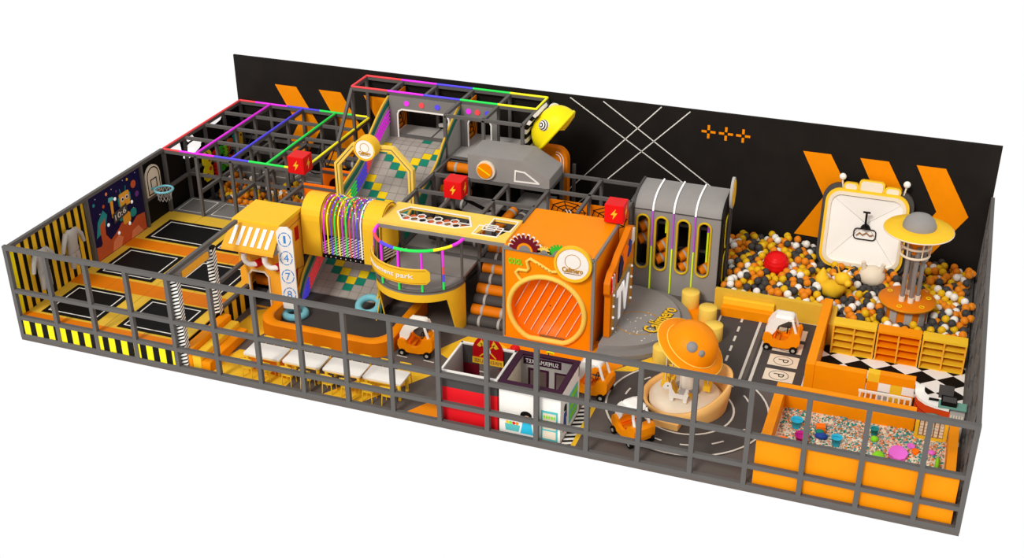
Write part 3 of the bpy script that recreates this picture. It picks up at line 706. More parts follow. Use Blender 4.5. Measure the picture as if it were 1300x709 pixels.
q = MB(); q.box(8.5, 9.25, 0, 12.0, 9.3, 2.5, 'black'); q.box(12.05, 9.25, 0, 14.4, 9.28, 1.3, 'black'); q.build('dark_screen', mz)
q = MB()
for i in range(7): q.beam((9.7 + i * .32, 6.75, .1), (10.9 + i * .16, 6.75, 1.3), .03, .03, 'black')
q.build('net_screen', mz)
for (x, y) in ((9.9, 6.9),): bar((9.95, 6.8, 2.6), (10.9, 7.8, 1.6), 'black', mz, 'brace')
# left part of the maze between frame and slide
mzl = thing('maze_scaffold', 'dark steel frame of the narrow maze between the rainbow frame and the slide', 'frame', (5.4, 8.5, 0))
for y in (5.7, 6.9, 8.05, 9.2, 10.35):
    if y < 10: MB().box(5.94 - T, y - T, 0, 5.94 + T, y + T, min(2.2, ez(y) - .2), 'steel').build('post', mzl)
    bar((4.85, y, 1.15), (5.9, y, 1.15), par=mzl)
    if y > 6.5: bar((4.85, y, 2.2), (5.9, y, 2.2), par=mzl)
    if y < 6: MB().box(4.8 - T, y - T, 0, 4.8 + T, y + T, 2.2, 'steel').build('post', mzl)
bar((4.8, 5.0, 1.6), (4.8, 6.95, 1.6), par=mzl); bar((5.92, 5.75, 1.15), (5.92, 10.3, 1.15), par=mzl)
bar((4.8, 4.8, 2.2), (4.8, 6.95, 2.2), par=mzl); bar((4.85, 5.7, 2.2), (5.9, 5.7, 2.2), par=mzl); bar((5.92, 5.7, 2.2), (5.92, 6.5, 2.2), par=mzl)
q = MB(); q.box(4.9, 8.1, 1.0, 5.85, 10.3, 1.08, 'grey'); q.build('deck', mzl)
def tunnelpanel(y, label):
    t = thing('crawl_tunnel', label, 'panel', (5.4, y, 1.25), 'orange tunnel panels in the maze')
    q = MB(); F_ = FX(y - .05)
    holed(q, F_, 4.86, 1.2, 5.86, 2.3, [(5.36 + .33 * cos(i * PI / 12), 1.72 + .33 * sin(i * PI / 12)) for i in range(24)], .06, 'orange_hot'); q.build('panel_board', t)
    q = MB(); q.grid([[V3((5.36 + .33 * cos(i * PI / 12), y - .05 + k, 1.72 + .33 * sin(i * PI / 12))) for i in range(25)] for k in (0, .25, .5)], 'maroon'); disc(q, FX(y + .44), 5.36, 1.72, .33, .01, 'maroon'); q.build('tunnel_tube', t)
tunnelpanel(6.98, 'orange panel with round maroon tunnel mouth, nearer the rainbow corner lightning cube')
tunnelpanel(8.15, 'orange panel with round maroon tunnel mouth, farther one behind the yellow arch post')
for i, (x, y, z, m_) in enumerate(((5.0, 7.3, .2, 'green'), (5.3, 7.5, .25, 'purple'), (5.5, 6.2, .2, 'grey_pale'), (5.15, 6.3, .2, 'green'), (5.35, 6.0, .2, 'purple'), (5.7, 6.4, .2, 'orange'), (5.05, 5.9, .2, 'green'), (5.6, 5.9, .2, 'lime'))):
    q = MB(); q.tube([(x, y, 0.0), (x, y, z + .3)], .02, 'steel', 6); q.ball((x, y, z + .42), .13, m_, 14, 8)
    tag(q.build('play_ball'), ['green ball on a post under the red lightning cube by the rainbow frame', 'purple ball on a post behind the green one', 'pale grey ball on a post behind the yellow house', 'second green ball on a post behind the yellow house', 'purple ball on a post behind the yellow house', 'orange ball on a post beside the slide', 'third green ball on a post nearest the yellow house roof', 'lime ball on a post beside the yellow tunnel hood'][i], 'ball')

# ---- soft rollers
def roller(name_label, pts, r, ax, ln, group, seq=('orange_deep', 'grey_dark'), cat='roller'):
    for i, p in enumerate(pts):
        t = thing('padded_roller', name_label(i), cat, p, group)
        a = V3(p) - V3(ax) * ln / 2; b_ = V3(p) + V3(ax) * ln / 2
        MB().tube([a, b_], r, seq[i % 2], 16).build('pad', t)
        for f_ in (.3, .85): c = a.lerp(b_, f_); MB().tube([c - V3(ax) * .035, c + V3(ax) * .035], r + .006, 'grey_pale', 16).build('strap', t)
roller(lambda i: ('dark grey' if i % 2 == 0 else 'orange') + ' padded roller, ' + ORD[i] + ' from the bottom of the roller stairs beside the orange cube',
       [(11.42, 4.62 + i * .225, .13 + i * .205) for i in range(8)], .15, (1, 0, 0), 1.02, 'roller stairs', ('grey_dark', 'orange_deep'))
roller(lambda i: ('orange' if i % 2 == 0 else 'dark grey') + ' padded roller ' + ['at the top', 'second from the top', 'third from the top', 'at the bottom'][i] + ' of the climb between slide and car box',
       [(9.0, 9.0 - i * .27, 2.5 - i * .26) for i in range(4)], .15, (1, 0, 0), .9, 'roller climb by the slide')
roller(lambda i: ('orange' if i % 2 == 0 else 'dark grey') + ' slanting padded roller, ' + ['left', 'middle', 'right'][i] + ' of the three under the grey car box',
       [(11.0 + i * .33, 7.2, 1.95 - i * .06) for i in range(3)], .14, (.25, .93, .25), .9, 'slanting rollers under the grey car box')
roller(lambda i: ('orange' if i % 2 == 0 else 'dark grey') + ' padded roller inside the deck, ' + ['upper', 'lower'][i] + ' one seen below the yellow bridge roof',
       [(9.9 - i * .0, 6.3, 1.9 - i * .3) for i in range(2)], .14, (1, 0, 0), 1.6, 'rollers behind the round balcony')
roller(lambda i: ('orange' if i % 2 == 0 else 'dark grey') + ' padded roller in the maze left of the slide, ' + ['upper', 'lower'][i] + ' one',
       [(5.4, 9.9 - i * .5, 2.2 - i * .25) for i in range(2)], .15, (1, 0, 0), .85, 'rollers left of the slide')

# ---- car-shaped box
cb = thing('car_shaped_box', 'grey angular car-shaped box with an orange porthole on top of the maze', 'play box', (10.8, 8.6, 2.65))
pr = [(9.58, 2.66), (12.02, 2.66), (12.02, 2.98), (11.2, 3.42), (9.58, 3.42)]
q = MB(); q.prism([(x, 8.0, z) for x, z in pr], (0, 1.2, 0), 'grey'); q.build('body', cb, bevel=.02)
F_ = FX(7.99)
q = MB(); disc(q, F_, 10.15, 3.03, .28, .08, 'cream', 32); q.build('porthole_rim', cb)
q = MB(); disc(q, F_, 10.13, 3.03, .225, .1, 'orange', 32, .02); plate(q, F_, [(9.96, 3.14), (9.94, 3.11), (10.29, 2.9), (10.31, 2.93)], .01, 'yellow_bright', .12); q.build('porthole', cb)
q = MB(); polyline(q, F_, [(11.0, 2.8), (11.02, 3.12), (11.3, 3.1), (11.72, 2.82)], .045, .015, 'white', 0, True); q.build('window_outline', cb)
# ---- yellow bird-like pod
cp = thing('bird_head_pod', 'bright yellow half-dome pod with round striped eyes and a striped collar', 'play pod', (11.5, 9.8, 3.0))
a = V3((.62, 0, .78)); n_ = V3((-.78, 0, .62)); c = V3((11.62, 9.8, 3.72))
rows = []
def pw_(v, e): return (abs(v) ** e) * (1 if v >= 0 else -1)
for i in range(11):
    t = PI / 2 * i / 10; rows.append([c + a * (.8 * cos(t) ** .75 * cos(k * PI / 12) + .22 * sin(t) ** 2 * 0) + V3((0, .55, 0)) * (cos(t) ** .75 * sin(k * PI / 12)) + n_ * (.66 * sin(t)) for k in range(25)])
q = MB(); q.grid(rows, 'yellow_bright'); q.build('dome', cp)
q = MB(); q.tube([c + a * (.78 * cos(k * PI / 16)) + V3((0, .56 * sin(k * PI / 16), 0)) for k in range(32)], .05, 'yellow_bright', 8, True); q.grid([[c - n_ * .01 + a * (s_ * .76 * cos(k * PI / 12)) + V3((0, .54 * s_ * sin(k * PI / 12), 0)) for k in range(25)] for s_ in (.01, 1)], 'yellow_mat'); q.build('rim', cp)
q = MB(); q.hexa([c + a * .2 + V3((0, -.3, 0)) - n_ * .03, c + a * .74 + V3((0, -.3, 0)) - n_ * .03, c + a * .74 + V3((0, .3, 0)) - n_ * .03, c + a * .3 + V3((0, .3, 0)) - n_ * .03] + [c + a * .3 + V3((0, -.2, 0)) - n_ * .16, c + a * .62 + V3((0, -.2, 0)) - n_ * .12, c + a * .62 + V3((0, .2, 0)) - n_ * .12, c + a * .3 + V3((0, .2, 0)) - n_ * .16], 'yellow'); q.build('beak', cp)
for sy, lab in ((-1, 'near'), (1, 'far')):
    q = MB(); e = c + a * (.1 if sy < 0 else .34) + V3((0, sy * (.43 if sy < 0 else .3), 0)) + n_ * (.36 if sy < 0 else .48); d_ = (V3((0, sy * .75, 0)) + n_ * .5).normalized()
    Mq = V3((0, 0, 1)).rotation_difference(d_).to_matrix()
    for k in range(7):
        t0, t1 = k * PI / 14, (k + 1) * PI / 14
        q.lathe([(.17 * cos(t0), .15 * sin(t0)), (max(.001, .17 * cos(t1)), .15 * sin(t1))], e, 'white' if k % 2 == 0 else 'black', 20, Mq)
    q.build('eye', cp)
q = MB()
for k in range(10):
    t0, t1 = PI * (.98 - k * .056), PI * (.98 - (k + .94) * .056)
    def pt(t, r_, y): return c + a * (r_ * .86 * cos(t)) + n_ * (r_ * .7 * sin(t)) + V3((0, y, 0))
    q.hexa([pt(t0, 1.0, -.42), pt(t1, 1.0, -.42), pt(t1, 1.0, .42), pt(t0, 1.0, .42), pt(t0, 1.13, -.45), pt(t1, 1.13, -.45), pt(t1, 1.13, .45), pt(t0, 1.13, .45)], 'white' if k % 2 else 'black')
q.build('striped_collar', cp)
og = thing('rounded_gate', 'tall orange round-topped panel with white double outline behind the yellow pod', 'panel', (11.35, 10.2, 0))
q = MB(); F_ = FX(10.15); pts = [(10.9, 0), (11.95, 0), (11.95, 2.75)] + [(11.95 - .35 + .35 * cos(i * PI / 12), 2.75 + .4 * sin(i * PI / 12)) for i in range(1, 7)] + [(11.2, 3.15), (10.9, 2.9)]
plate(q, F_, pts, .25, 'orange_deep'); q.build('panel_board', og, bevel=.03)
q = MB()
for o_ in (.12, .2): polyline(q, F_, [(11.95 - o_, .3), (11.95 - o_, 2.72)] + [(11.6 + (.35 - o_) * cos(i * PI / 12), 2.75 + (.4 - o_) * sin(i * PI / 12)) for i in range(1, 7)], .025, .006, 'white', .26)
q.build('outline', og)
# spider web panels
for i, x in enumerate((12.06, 13.25)):
    t = thing('web_board', 'orange panel with black web lines behind the orange cube, ' + ('left one' if i == 0 else 'right one'), 'panel', (x + .55, 7.95, 1.35), 'spider web panels')
    q = MB(); F_ = FX(7.94); plate(q, F_, [(x, 1.35), (x + 1.1, 1.35), (x + 1.1, 2.45), (x, 2.45)], .04, 'orange_deep'); q.build('panel_board', t)
    q = MB(); cx, cz = x + .55, 2.12
    for k in (1, 2, 3): polyline(q, F_, [(cx + .17 * k * cos(j * PI / 4 + .2), cz + .11 * k * sin(j * PI / 4 + .2)) for j in range(8)], .025, .006, 'black', .04, True)
    for j in range(4): polyline(q, F_, [(cx + .54 * cos(j * PI / 4 + .2), cz + .33 * sin(j * PI / 4 + .2)), (cx - .54 * cos(j * PI / 4 + .2), cz - .33 * sin(j * PI / 4 + .2))], .025, .006, 'black', .048)
    if i == 0: 
        for o_ in (0, .1): polyline(q, F_, [(x + .5 + o_, 2.2), (x + .62 + o_, 1.98), (x + .85 + o_, 1.75)], .03, .006, 'white', .05)
    q.build('web_lines', t)

# ---- lightning cubes
def cube(x, y, z, label):
    t = thing('lightning_cube', label, 'lamp box', (x, y, z), 'red lightning cubes'); s_ = .26
    MB().box(x - s_, y - s_, z, x + s_, y + s_, z + 2 * s_, 'red').build('box_body', t, bevel=.015)
    bolt = [(-.02, -.15), (.1, .04), (.02, .04), (.06, .16), (-.08, -.02), (.0, -.02)]
    for F_, cx in ((FX(y - s_), x), (FP(x + s_), y)):
        q = MB(); plate(q, F_, [(cx + p[0], z + s_ + p[1]) for p in bolt], .01, 'yellow'); q.build('lightning_bolt', t)
cube(4.85, 6.8, 2.72, 'red cube with yellow lightning bolts at the corner of the rainbow climbing frame')
cube(9.72, 6.75, 2.7, 'red cube with yellow lightning bolts above the yellow bridge roof')
cube(14.32, 6.7, 2.72, 'red cube with yellow lightning bolts on the corner of the big orange cube')

# ---- tunnel bridge with hoods
tb = thing('tunnel_bridge', 'yellow hooded tunnel bridge with colourful hoops crossing over the slide foot', 'bridge', (7.2, 5.15, 1.4))
YC, ZC, RR = 5.15, 2.35, .55
def hoodp(r, n=12, z0=1.4): return [(YC - r, z0)] + [(YC - r * cos(i * PI / n), ZC + r * sin(i * PI / n)) for i in range(n + 1)] + [(YC + r, z0)]
def hood(x0_, x1_):
    q = MB(); A = hoodp(.58, z0=1.3); B = hoodp(.5, z0=1.3); n = len(A)
    for a_, b_ in ((A, B),):
        vs = [(x0_, *p) for p in A] + [(x0_, *p) for p in B] + [(x1_, *p) for p in A] + [(x1_, *p) for p in B]
        fs = []
        for i in range(n - 1): fs += [(i, i + 1, n + i + 1, n + i), (2 * n + i, 3 * n + i, 3 * n + i + 1, 2 * n + i + 1), (i, 2 * n + i, 2 * n + i + 1, i + 1), (n + i, n + i + 1, 3 * n + i + 1, 3 * n + i)]
        q.add(vs, fs, 'yellow')
    q.build('hood', tb)
    e = MB(); polyline(e, FP(x1_), A, .03, .006, 'wood'); e.build('hood_edge', tb)
hood(6.02, 6.6); hood(7.88, 8.42)
q = MB(); q.box(6.05, 4.6, 1.28, 8.4, 5.7, 1.4, 'black')
for i in range(18):
    x = 6.1 + i * .128; q.add([(x, 4.62, 1.403), (x + .07, 4.62, 1.403), (x + .07 + .35, 5.68, 1.403), (x + .35, 5.68, 1.403)], [(0, 1, 2, 3)], 'white')
for i in range(9): disc(q, FX(4.6), 6.7 + i * .15, 1.33, .016, .006, 'white', 8)
q.build('striped_walkway', tb)
for i, c_ in enumerate(('m', 'y', 'b', 'g', 'y', 'v', 'g', 'r', 'v', 'b', 'w')):
    q = MB(); x = 6.68 + i * .112
    q.tube([(x + .02 * sin(j * 1.3) * 0, p[0], p[1]) for j, p in enumerate(hoodp(.53, 14))], .02, LED[c_], 6)
    for j, p in enumerate(hoodp(.55, 14)):
        if j in range(3, 13): q.ball((x + .03, p[0], p[1] + .02), .018, LED['wryb'[(i + j) % 4]], 6, 4)
    q.build('hoop', tb)

# ---- bridge roof
br = thing('bridge_canopy', 'flat yellow roof panel with an octagonal honeycomb opening above the balcony', 'roof', (10.2, 5.1, 2.65))
q = MB(); F_ = FZ(2.66)
oc = [(8.62, 5.25), (8.85, 5.0), (9.05, 4.74), (10.45, 4.74), (10.82, 5.1), (10.6, 5.5), (8.9, 5.55), (8.72, 5.45)]
oc = [(8.66, 5.18), (8.98, 4.76), (10.5, 4.76), (10.86, 4.98), (10.62, 5.5), (8.88, 5.55)]
holed(q, F_, 8.4, 4.48, 11.0, 5.78, oc, .07, 'yellow_pale')
sq1 = [(11.02, 4.6), (11.68, 4.6), (11.68, 5.08), (11.02, 5.08)]; 
holed(q, F_, 11.0, 4.48, 12.02, 5.78, [(11.12, 4.62), (11.7, 4.62), (11.9, 5.1), (11.94, 5.6), (11.28, 5.62), (11.24, 5.1)], .07, 'yellow_pale')
q.box(8.4, 4.46, 2.56, 12.0, 4.5, 2.66, 'grey_mid'); rp_ = q.build('roof_panel', br)
q = MB(); polyline(q, F_, oc, .05, .015, 'white', .07, True); 
polyline(q, F_, [(11.05, 4.6), (11.72, 4.6), (11.72, 5.12), (11.05, 5.12)], .035, .015, 'white', .07, True); polyline(q, F_, [(11.28, 5.0), (11.96, 5.0), (11.96, 5.62), (11.28, 5.62)], .035, .015, 'white', .075, True); polyline(q, F_, [(11.2, 4.9), (11.55, 4.9), (11.55, 5.2), (11.2, 5.2)], .03, .015, 'white', .08, True)
q.build('opening_outline', br)
q = MB()
hx = [(8.98 + i * .24, 5.02) for i in range(7)] + [(9.1 + i * .24, 5.23) for i in range(6)]
for i, (x, y) in enumerate(hx):
    p = [(x + .12 * cos(k * PI / 3 + PI / 6), y + .13 * sin(k * PI / 3 + PI / 6)) for k in range(6)]
    plate(q, F_, [(x + (u_ - x) * .75, y + (w_ - y) * .75) for u_, w_ in p], .01, ('rust', 'wood', 'black', 'rust')[i % 4], -.02)
    if i % 2 == 0 or i < 7: polyline(q, F_, p, .022, .02, 'white', 0, True)
for x0_, x1_ in ((8.74, 8.9), (10.45, 10.72)): polyline(q, F_, [(x0_, 5.2), (x1_, 5.2)], .03, .02, 'white', .0)
q.build('honeycomb_grille', br)

# ---- round balcony
ba = thing('round_balcony', 'round yellow balcony with a curved rainbow railing and amusement park sign', 'balcony', (9.6, 4.3, 0))
BX, BY, BRX, BRY = 9.62, 4.5, 1.22, 1.12
def bp_(a, s_=1.0): return (BX + BRX * s_ * cos(a), BY - BRY * s_ * sin(a))
AR = [PI * i / 24 for i in range(25)]
q = MB(); q.prism([(*bp_(a), 1.3) for a in AR], (0, 0, .1), 'grey'); q.build('floor_deck', ba)
q = MB(); A = [bp_(a, 1.02) for a in AR]
lo = [1.28 - .42 * min(1, max(0, abs(cos(a)) - .35) / .3) ** 2 * 0 for a in AR]
def sk(a):
    d = a / PI
    return 1.1 if .2 < d < .86 else (1.1 - 1.1 * min(1, ((.2 - d) / .08)) if d <= .2 else 1.1 - .75 * min(1, (d - .86) / .1))
q.grid([[(*bp_(PI * i / 72, 1.02), 1.32) for i in range(73)], [(*bp_(PI * i / 72, 1.02), max(0, sk(PI * i / 72))) for i in range(73)]], 'yellow', True)
q.grid([[(*bp_(PI * i / 72, .97), 1.3) for i in range(73)], [(*bp_(PI * i / 72, .97), max(0, sk(PI * i / 72))) for i in range(73)]], 'yellow', True)
q.grid([[(*bp_(PI * i / 72, 1.02), max(0, sk(PI * i / 72))) for i in range(73)], [(*bp_(PI * i / 72, .97), max(0, sk(PI * i / 72))) for i in range(73)]], 'yellow', False)
q.build('skirt', ba)
MB().tube([(*bp_(a), 1.42) for a in AR], .05, 'steel').build('rail', ba)
leds(ba, [(*bp_(PI - a), 2.6) for a in AR], 'mrbggym', .045)
for a in (.12, .72, 1.18, 1.68, 2.15, 2.7, 3.08):
    x, y = bp_(a); MB().tube([(x, y, 1.42), (x, y, 2.58)], .04, 'steel').build('baluster', ba)
for a in (.72, 1.18, 1.68, 2.15, 2.9):
    x, y = bp_(a, 1.035); leds(ba, [(x, y, 2.56), (x, y, 1.44)], 'mmrbg', .035)
q = MB(); aa = [1.02 + (2.98 - 1.02) * i / 24 for i in range(25)]
def zt(i): return 2.1 + (-.12 if i in (0, 24) else 0)
for s0, s1 in ((1.07, 1.1),):
    q.grid([[(*bp_(a, s1), 2.12 - (.1 if i in (0, 24) else 0)) for i, a in enumerate(aa)], [(*bp_(a, s1), 1.68 + (.1 if i in (0, 24) else 0)) for i, a in enumerate(aa)]], 'yellow')
    q.grid([[(*bp_(a, s0), 2.12 - (.1 if i in (0, 24) else 0)) for i, a in enumerate(aa)], [(*bp_(a, s1), 2.12 - (.1 if i in (0, 24) else 0)) for i, a in enumerate(aa)]], 'yellow_pale')
    q.grid([[(*bp_(a, s0), 1.68 + (.1 if i in (0, 24) else 0)) for i, a in enumerate(aa)], [(*bp_(a, s1), 1.68 + (.1 if i in (0, 24) else 0)) for i, a in enumerate(aa)]], 'amber')
for z in (2.08, 1.72): q.tube([(*bp_(a, 1.105), z) for a in aa[1:-1]], .01, 'gold', 5)
sg = q.build('sign_board', ba)
k = MB()
Fc = lambda a, b_, c_=0.0: V3((*bp_(2.98 - (a / 1.88) * 1.88, 1.105 + c_), b_))
k.text('amusement park', Fc, .98, 1.9, 1.3, .17, 'white', .012, bold=.015); k.build('sign_lettering', sg)

# ---- big orange cube
ob = thing('orange_cube_house', 'big orange cube with a round striped tunnel mouth and round sign on its front', 'play house', (13.2, 5.6, 0))
F_ = FX(4.42)
q = MB(); holed(q, F_, 12.0, 0, 14.4, 2.6, [(13.18 + .98 * cos(i * PI / 20), max(.06, .95 + .95 * sin(i * PI / 20))) for i in range(40)], .05, 'orange')
q.box(12.0, 6.72, 0, 14.4, 6.78, 2.6, 'orange'); q.box(14.34, 4.42, 0, 14.4, 6.78, 2.6, 'orange'); q.box(12.0, 4.42, 0, 12.06, 6.78, 2.6, 'orange'); q.build('walls', ob)
q = MB(); q.box(12.0, 4.4, 2.6, 14.4, 6.78, 2.66, 'orange'); q.build('roof', ob)
q = MB()
for p, r_ in (((12.0, 4.36), (14.4, 4.36)),): q.beam((12.0, 4.36, 2.62), (14.42, 4.36, 2.62), .08, .08, 'grey_mid')
q.beam((14.42, 4.36, 2.62), (14.42, 6.78, 2.62), .08, .08, 'grey_mid'); q.beam((14.42, 4.36, 0), (14.42, 4.36, 2.6), .08, .08, 'grey_mid'); q.beam((12.0, 4.36, 0), (12.0, 4.36, 2.6), .06, .06, 'grey_mid'); q.build('corner_trim', ob)
q = MB(); q.tube([(13.18 + 1.03 * cos(i * PI / 20), 4.34, max(.08, .95 + 1.0 * sin(i * PI / 20))) for i in range(40)], .07, 'yellow_pale', 10, True); q.build('tunnel_rim', ob)
q = MB()
q.grid([[(13.18 + s_ * cos(i * PI / 20), y, max(.05, .95 + s_ * .97 * sin(i * PI / 20))) for i in range(41)] for s_, y in ((1.0, 4.42), (.97, 4.62), (.02, 4.66))], 'orange_hot')
plate(q, FX(4.5), [(12.95, .06), (13.8, .06), (13.6, .14), (12.95, .14)], .03, 'wood'); tm = q.build('tunnel_mouth', ob)
q = MB()
for i in range(8):
    xb = 12.3 + i * .25; sx_, sz_ = .44, .9; A_ = (sx_ / .98) ** 2 + (sz_ / .93) ** 2; B_ = 2 * (xb - 13.18) * sx_ / .98 ** 2; C_ = ((xb - 13.18) / .98) ** 2 - 1; D_ = math.sqrt(max(0, B_ * B_ - 4 * A_ * C_)); t0, t1 = (-B_ - D_) / 2 / A_, (-B_ + D_) / 2 / A_
    q.beam((xb + sx_ * t0, 4.6, max(.08, .95 + sz_ * t0)), (xb + sx_ * t1, 4.6, .95 + sz_ * t1), .022, .022, 'cream'); continue; a0 = V3((xb + .1, 4.56, max(.12, .98 - .85 * math.sqrt(max(0, 1 - ((xb + .1 - 13.18) / .98) ** 2)))))
    xt = xb + .42; 
    if xt > 14.05: xt = 14.05
    a1 = V3((xt, 4.56, .98 + .82 * math.sqrt(max(0, 1 - ((xt - 13.18) / .98) ** 2)))); q.beam(a0, a1, .02, .02, 'cream')
q.build('white_bars', tm)
roundsign(ob, FX(4.3), 13.9, 2.5, .5, .06)
q = MB(); q.text('COOL', lambda a, b_, c_=0.0: F_(a, b_, c_ + .05), 12.33, 2.26, .38, .17, 'lime', .03, bold=.03); q.build('sign_lettering', ob)
q = MB(); q.tube([(12.5, 4.33, 1.74), (12.42, 4.33, 1.84), (12.34, 4.33, 1.98), (12.42, 4.33, 2.06), (12.64, 4.33, 2.06), (12.7, 4.33, 2.14), (12.64, 4.33, 2.34), (12.74, 4.33, 2.42), (13.0, 4.33, 2.3), (13.3, 4.33, 2.14), (13.5, 4.33, 2.18)], .045, 'yellow_pale', 8)
for i in range(5): q.ball((12.94 + i * .09, 4.28, 2.335 - i * .045), .013, 'black', 6, 4)
q.build('squiggle_pipe', ob)
def gear(cx, cz, r, m_, teeth, nm, rim=None):
    q = MB(); pts = []
    for i in range(teeth // 2):
        a0 = 2 * PI * i / teeth
        for da, rr_ in ((0, .78), (.15, 1), (.6, 1), (.75, .78)): pts.append((cx + r * rr_ * cos(a0 + da * 2 * PI / teeth), cz + r * rr_ * sin(a0 + da * 2 * PI / teeth)))
    pts.append((cx - r * .78, cz))
    inn = [(cx + (p[0] - cx) * .5 * r / max(1e-6, math.hypot(p[0] - cx, p[1] - cz)), cz + (p[1] - cz) * .5 * r / max(1e-6, math.hypot(p[0] - cx, p[1] - cz))) for p in pts]
    pts2 = [(cx + (p[0] - cx) * 1.09, cz + (p[1] - cz) * 1.09) for p in pts]
    G_ = FX(4.33)
    if rim: plate(q, G_, pts2, .02, rim, -.02)
    plate(q, G_, pts, .03, m_)
    plate(q, G_, [(cx + r * .5 * cos(k * PI / 12), cz + r * .5 * sin(k * PI / 12)) for k in range(13)], .015, 'orange' if rim else 'grey_mid', .03)
    if rim: plate(q, G_, [(cx + r * .36 * cos(k * PI / 12), cz + r * .36 * sin(k * PI / 12)) for k in range(13)], .01, 'grey_mid', .045)
    q.build(nm, ob)
gear(12.6, 2.64, .43, 'maroon', 20, 'gear', 'white'); gear(13.12, 2.64, .2, 'yellow_pale', 18, 'gear'); gear(13.5, 2.64, .31, 'green', 20, 'gear')
#PART4
# ================================================================== YELLOW HOUSE
hs = thing('play_house', 'yellow play house with striped awning, red and white pipes and arched doorway', 'play house', (5.3, 4.1, 0))
F_ = FX(3.5)
q = MB(); door = [(4.92, .02), (5.48, .02), (5.48, 1.0), (5.38, 1.12), (5.02, 1.12), (4.92, 1.0)]
holed(q, F_, 4.62, 0, 5.95, 2.55, door, -.06, 'amber')
q.box(5.89, 3.56, 0, 5.95, 4.7, 2.55, 'amber'); q.box(4.62, 3.56, 0, 4.68, 4.7, 2.55, 'amber'); q.box(4.62, 4.66, 0, 5.95, 4.7, 2.55, 'amber')
q.build('walls', hs)
q = MB(); q.box(4.56, 3.46, 2.55, 6.0, 4.74, 2.66, 'yellow'); q.build('roof', hs, bevel=.01)
q = MB(); q.hexa([(4.58, 3.46, 2.5), (6.02, 3.46, 2.5), (6.02, 3.48, 2.6), (4.58, 3.48, 2.6), (4.5, 2.88, 2.0), (6.08, 2.88, 2.0), (6.08, 2.9, 2.07), (4.5, 2.9, 2.07)], 'amber')
q.prism([(4.56, 3.48, 2.5), (4.52, 2.9, 2.0), (4.56, 3.48, 2.0)], (.02, 0, 0), 'grey_mid'); q.prism([(6.04, 3.48, 2.5), (6.06, 2.9, 2.0), (6.04, 3.48, 2.0)], (.02, 0, 0), 'grey_mid')
for i in range(6):
    x = 4.72 + i * .215
    def aw(s_, t_): return V3((x + s_ * .11 - (t_) * .02, 3.46 - .58 * t_, 2.608 - .53 * t_))
    q.add([aw(0, .15), aw(1, .15), aw(1, .85), aw(0, .85)], [(0, 3, 2, 1)], 'white')
aw_ = q.build('awning', hs)
q = MB(); FA = FP(6.083); plate(q, FP(6.065), [(3.1, 2.06), (3.26, 2.06), (3.18, 2.24)], .006, 'white'); q.build('emblem', aw_)
for x in (4.98, 5.62):
    q = MB(); q.tube([(x, 3.2, 1.82), (x, 3.2, 1.66)] + [(x + .17 - .17 * cos(i * PI / 12), 3.2 + .12 * i / 6 * .5, 1.66 - .2 * sin(i * PI / 12)) for i in range(1, 7)] + [(x + .3, 3.34, 1.46)], .075, 'white', 12); p = q.build('pipe', hs)
    k = MB(); k.tube([(x, 3.2, 2.06), (x, 3.2, 1.84)], .1, 'red_sign', 14); k.tube([(x + .27, 3.3, 1.46), (x + .34, 3.48, 1.46)], .11, 'red_sign', 14); k.build('pipe_collar', p)
q = MB(); polyline(q, F_, [(4.89, .02), (4.89, 1.02), (5.0, 1.15), (5.4, 1.15), (5.51, 1.02), (5.51, .02)], .05, .03, 'cream'); q.build('door_frame', hs)
q = MB(); plate(q, FP(5.95), [(3.75, .1), (4.1, .1), (4.3, 1.0), (3.9, .9)], .01, 'red_sign'); polyline(q, FP(5.95), [(3.55, 1.3), (3.9, 1.0), (4.6, .9)], .02, .006, 'wood'); polyline(q, FP(5.95), [(3.56, 2.3), (4.66, 2.35)], .02, .006, 'wood'); q.build('side_decoration', hs); q = MB(); plate(q, FP(5.95), [(4.3, 1.8), (4.5, 1.8), (4.5, 2.2), (4.3, 2.2)], .01, 'red_sign'); q.build('red_patch', hs)
for i in range(3):
    t = thing('padded_roller', ('orange' if i == 1 else 'dark grey') + ' padded roller in the yellow house doorway, ' + ['lowest', 'middle', 'highest'][i], 'roller', (5.2, 3.9 + i * .18, .2 + i * .32), 'rollers in the house doorway')
    z, y = .22 + i * .32, 3.9 + i * .18; MB().tube([(4.72, y, z), (5.68, y, z)], .15, 'orange_deep' if i == 1 else 'grey_dark', 16).build('pad', t)
    MB().tube([(5.2, y, z), (5.26, y, z)], .156, 'grey_pale', 16).build('strap', t)
ns = thing('number_board', 'tall white number board with four blue circled digits beside the yellow house', 'sign', (6.15, 3.55, .2))
F_ = lambda a, b_, c=0.0: V3((6.0 + a * .93 + c * .37, 3.4 + a * .37 * -1 + a * .0 - c * .93, b_))
F_ = frame((6.02, 3.28, 0), (.95, .3, 0), (0, 0, 1), (.3, -.95, 0))
q = MB(); plate(q, F_, [(0, .3), (.42, .25), (.42, 2.6), (.3, 2.72), (.1, 2.72), (0, 2.6)], .08, 'white', 0, 'white'); bo = q.build('board', ns)
for i, ch in enumerate('1478'):
    q = MB(); cz = 2.38 - i * .55
    for k in range(6):
        a0 = k * PI / 3 + .1; polyline(q, F_, [(.21 + .16 * cos(a0 + j * .2), cz + .2 * sin(a0 + j * .2)) for j in range(5)], .022, .006, 'blueline', .08)
    q.text(ch, lambda a, b_, c=0.0: F_(a, b_, c + .08), .21, cz, .06 if ch == '1' else .13, .22, 'blueline', .006); q.build('digit', bo)

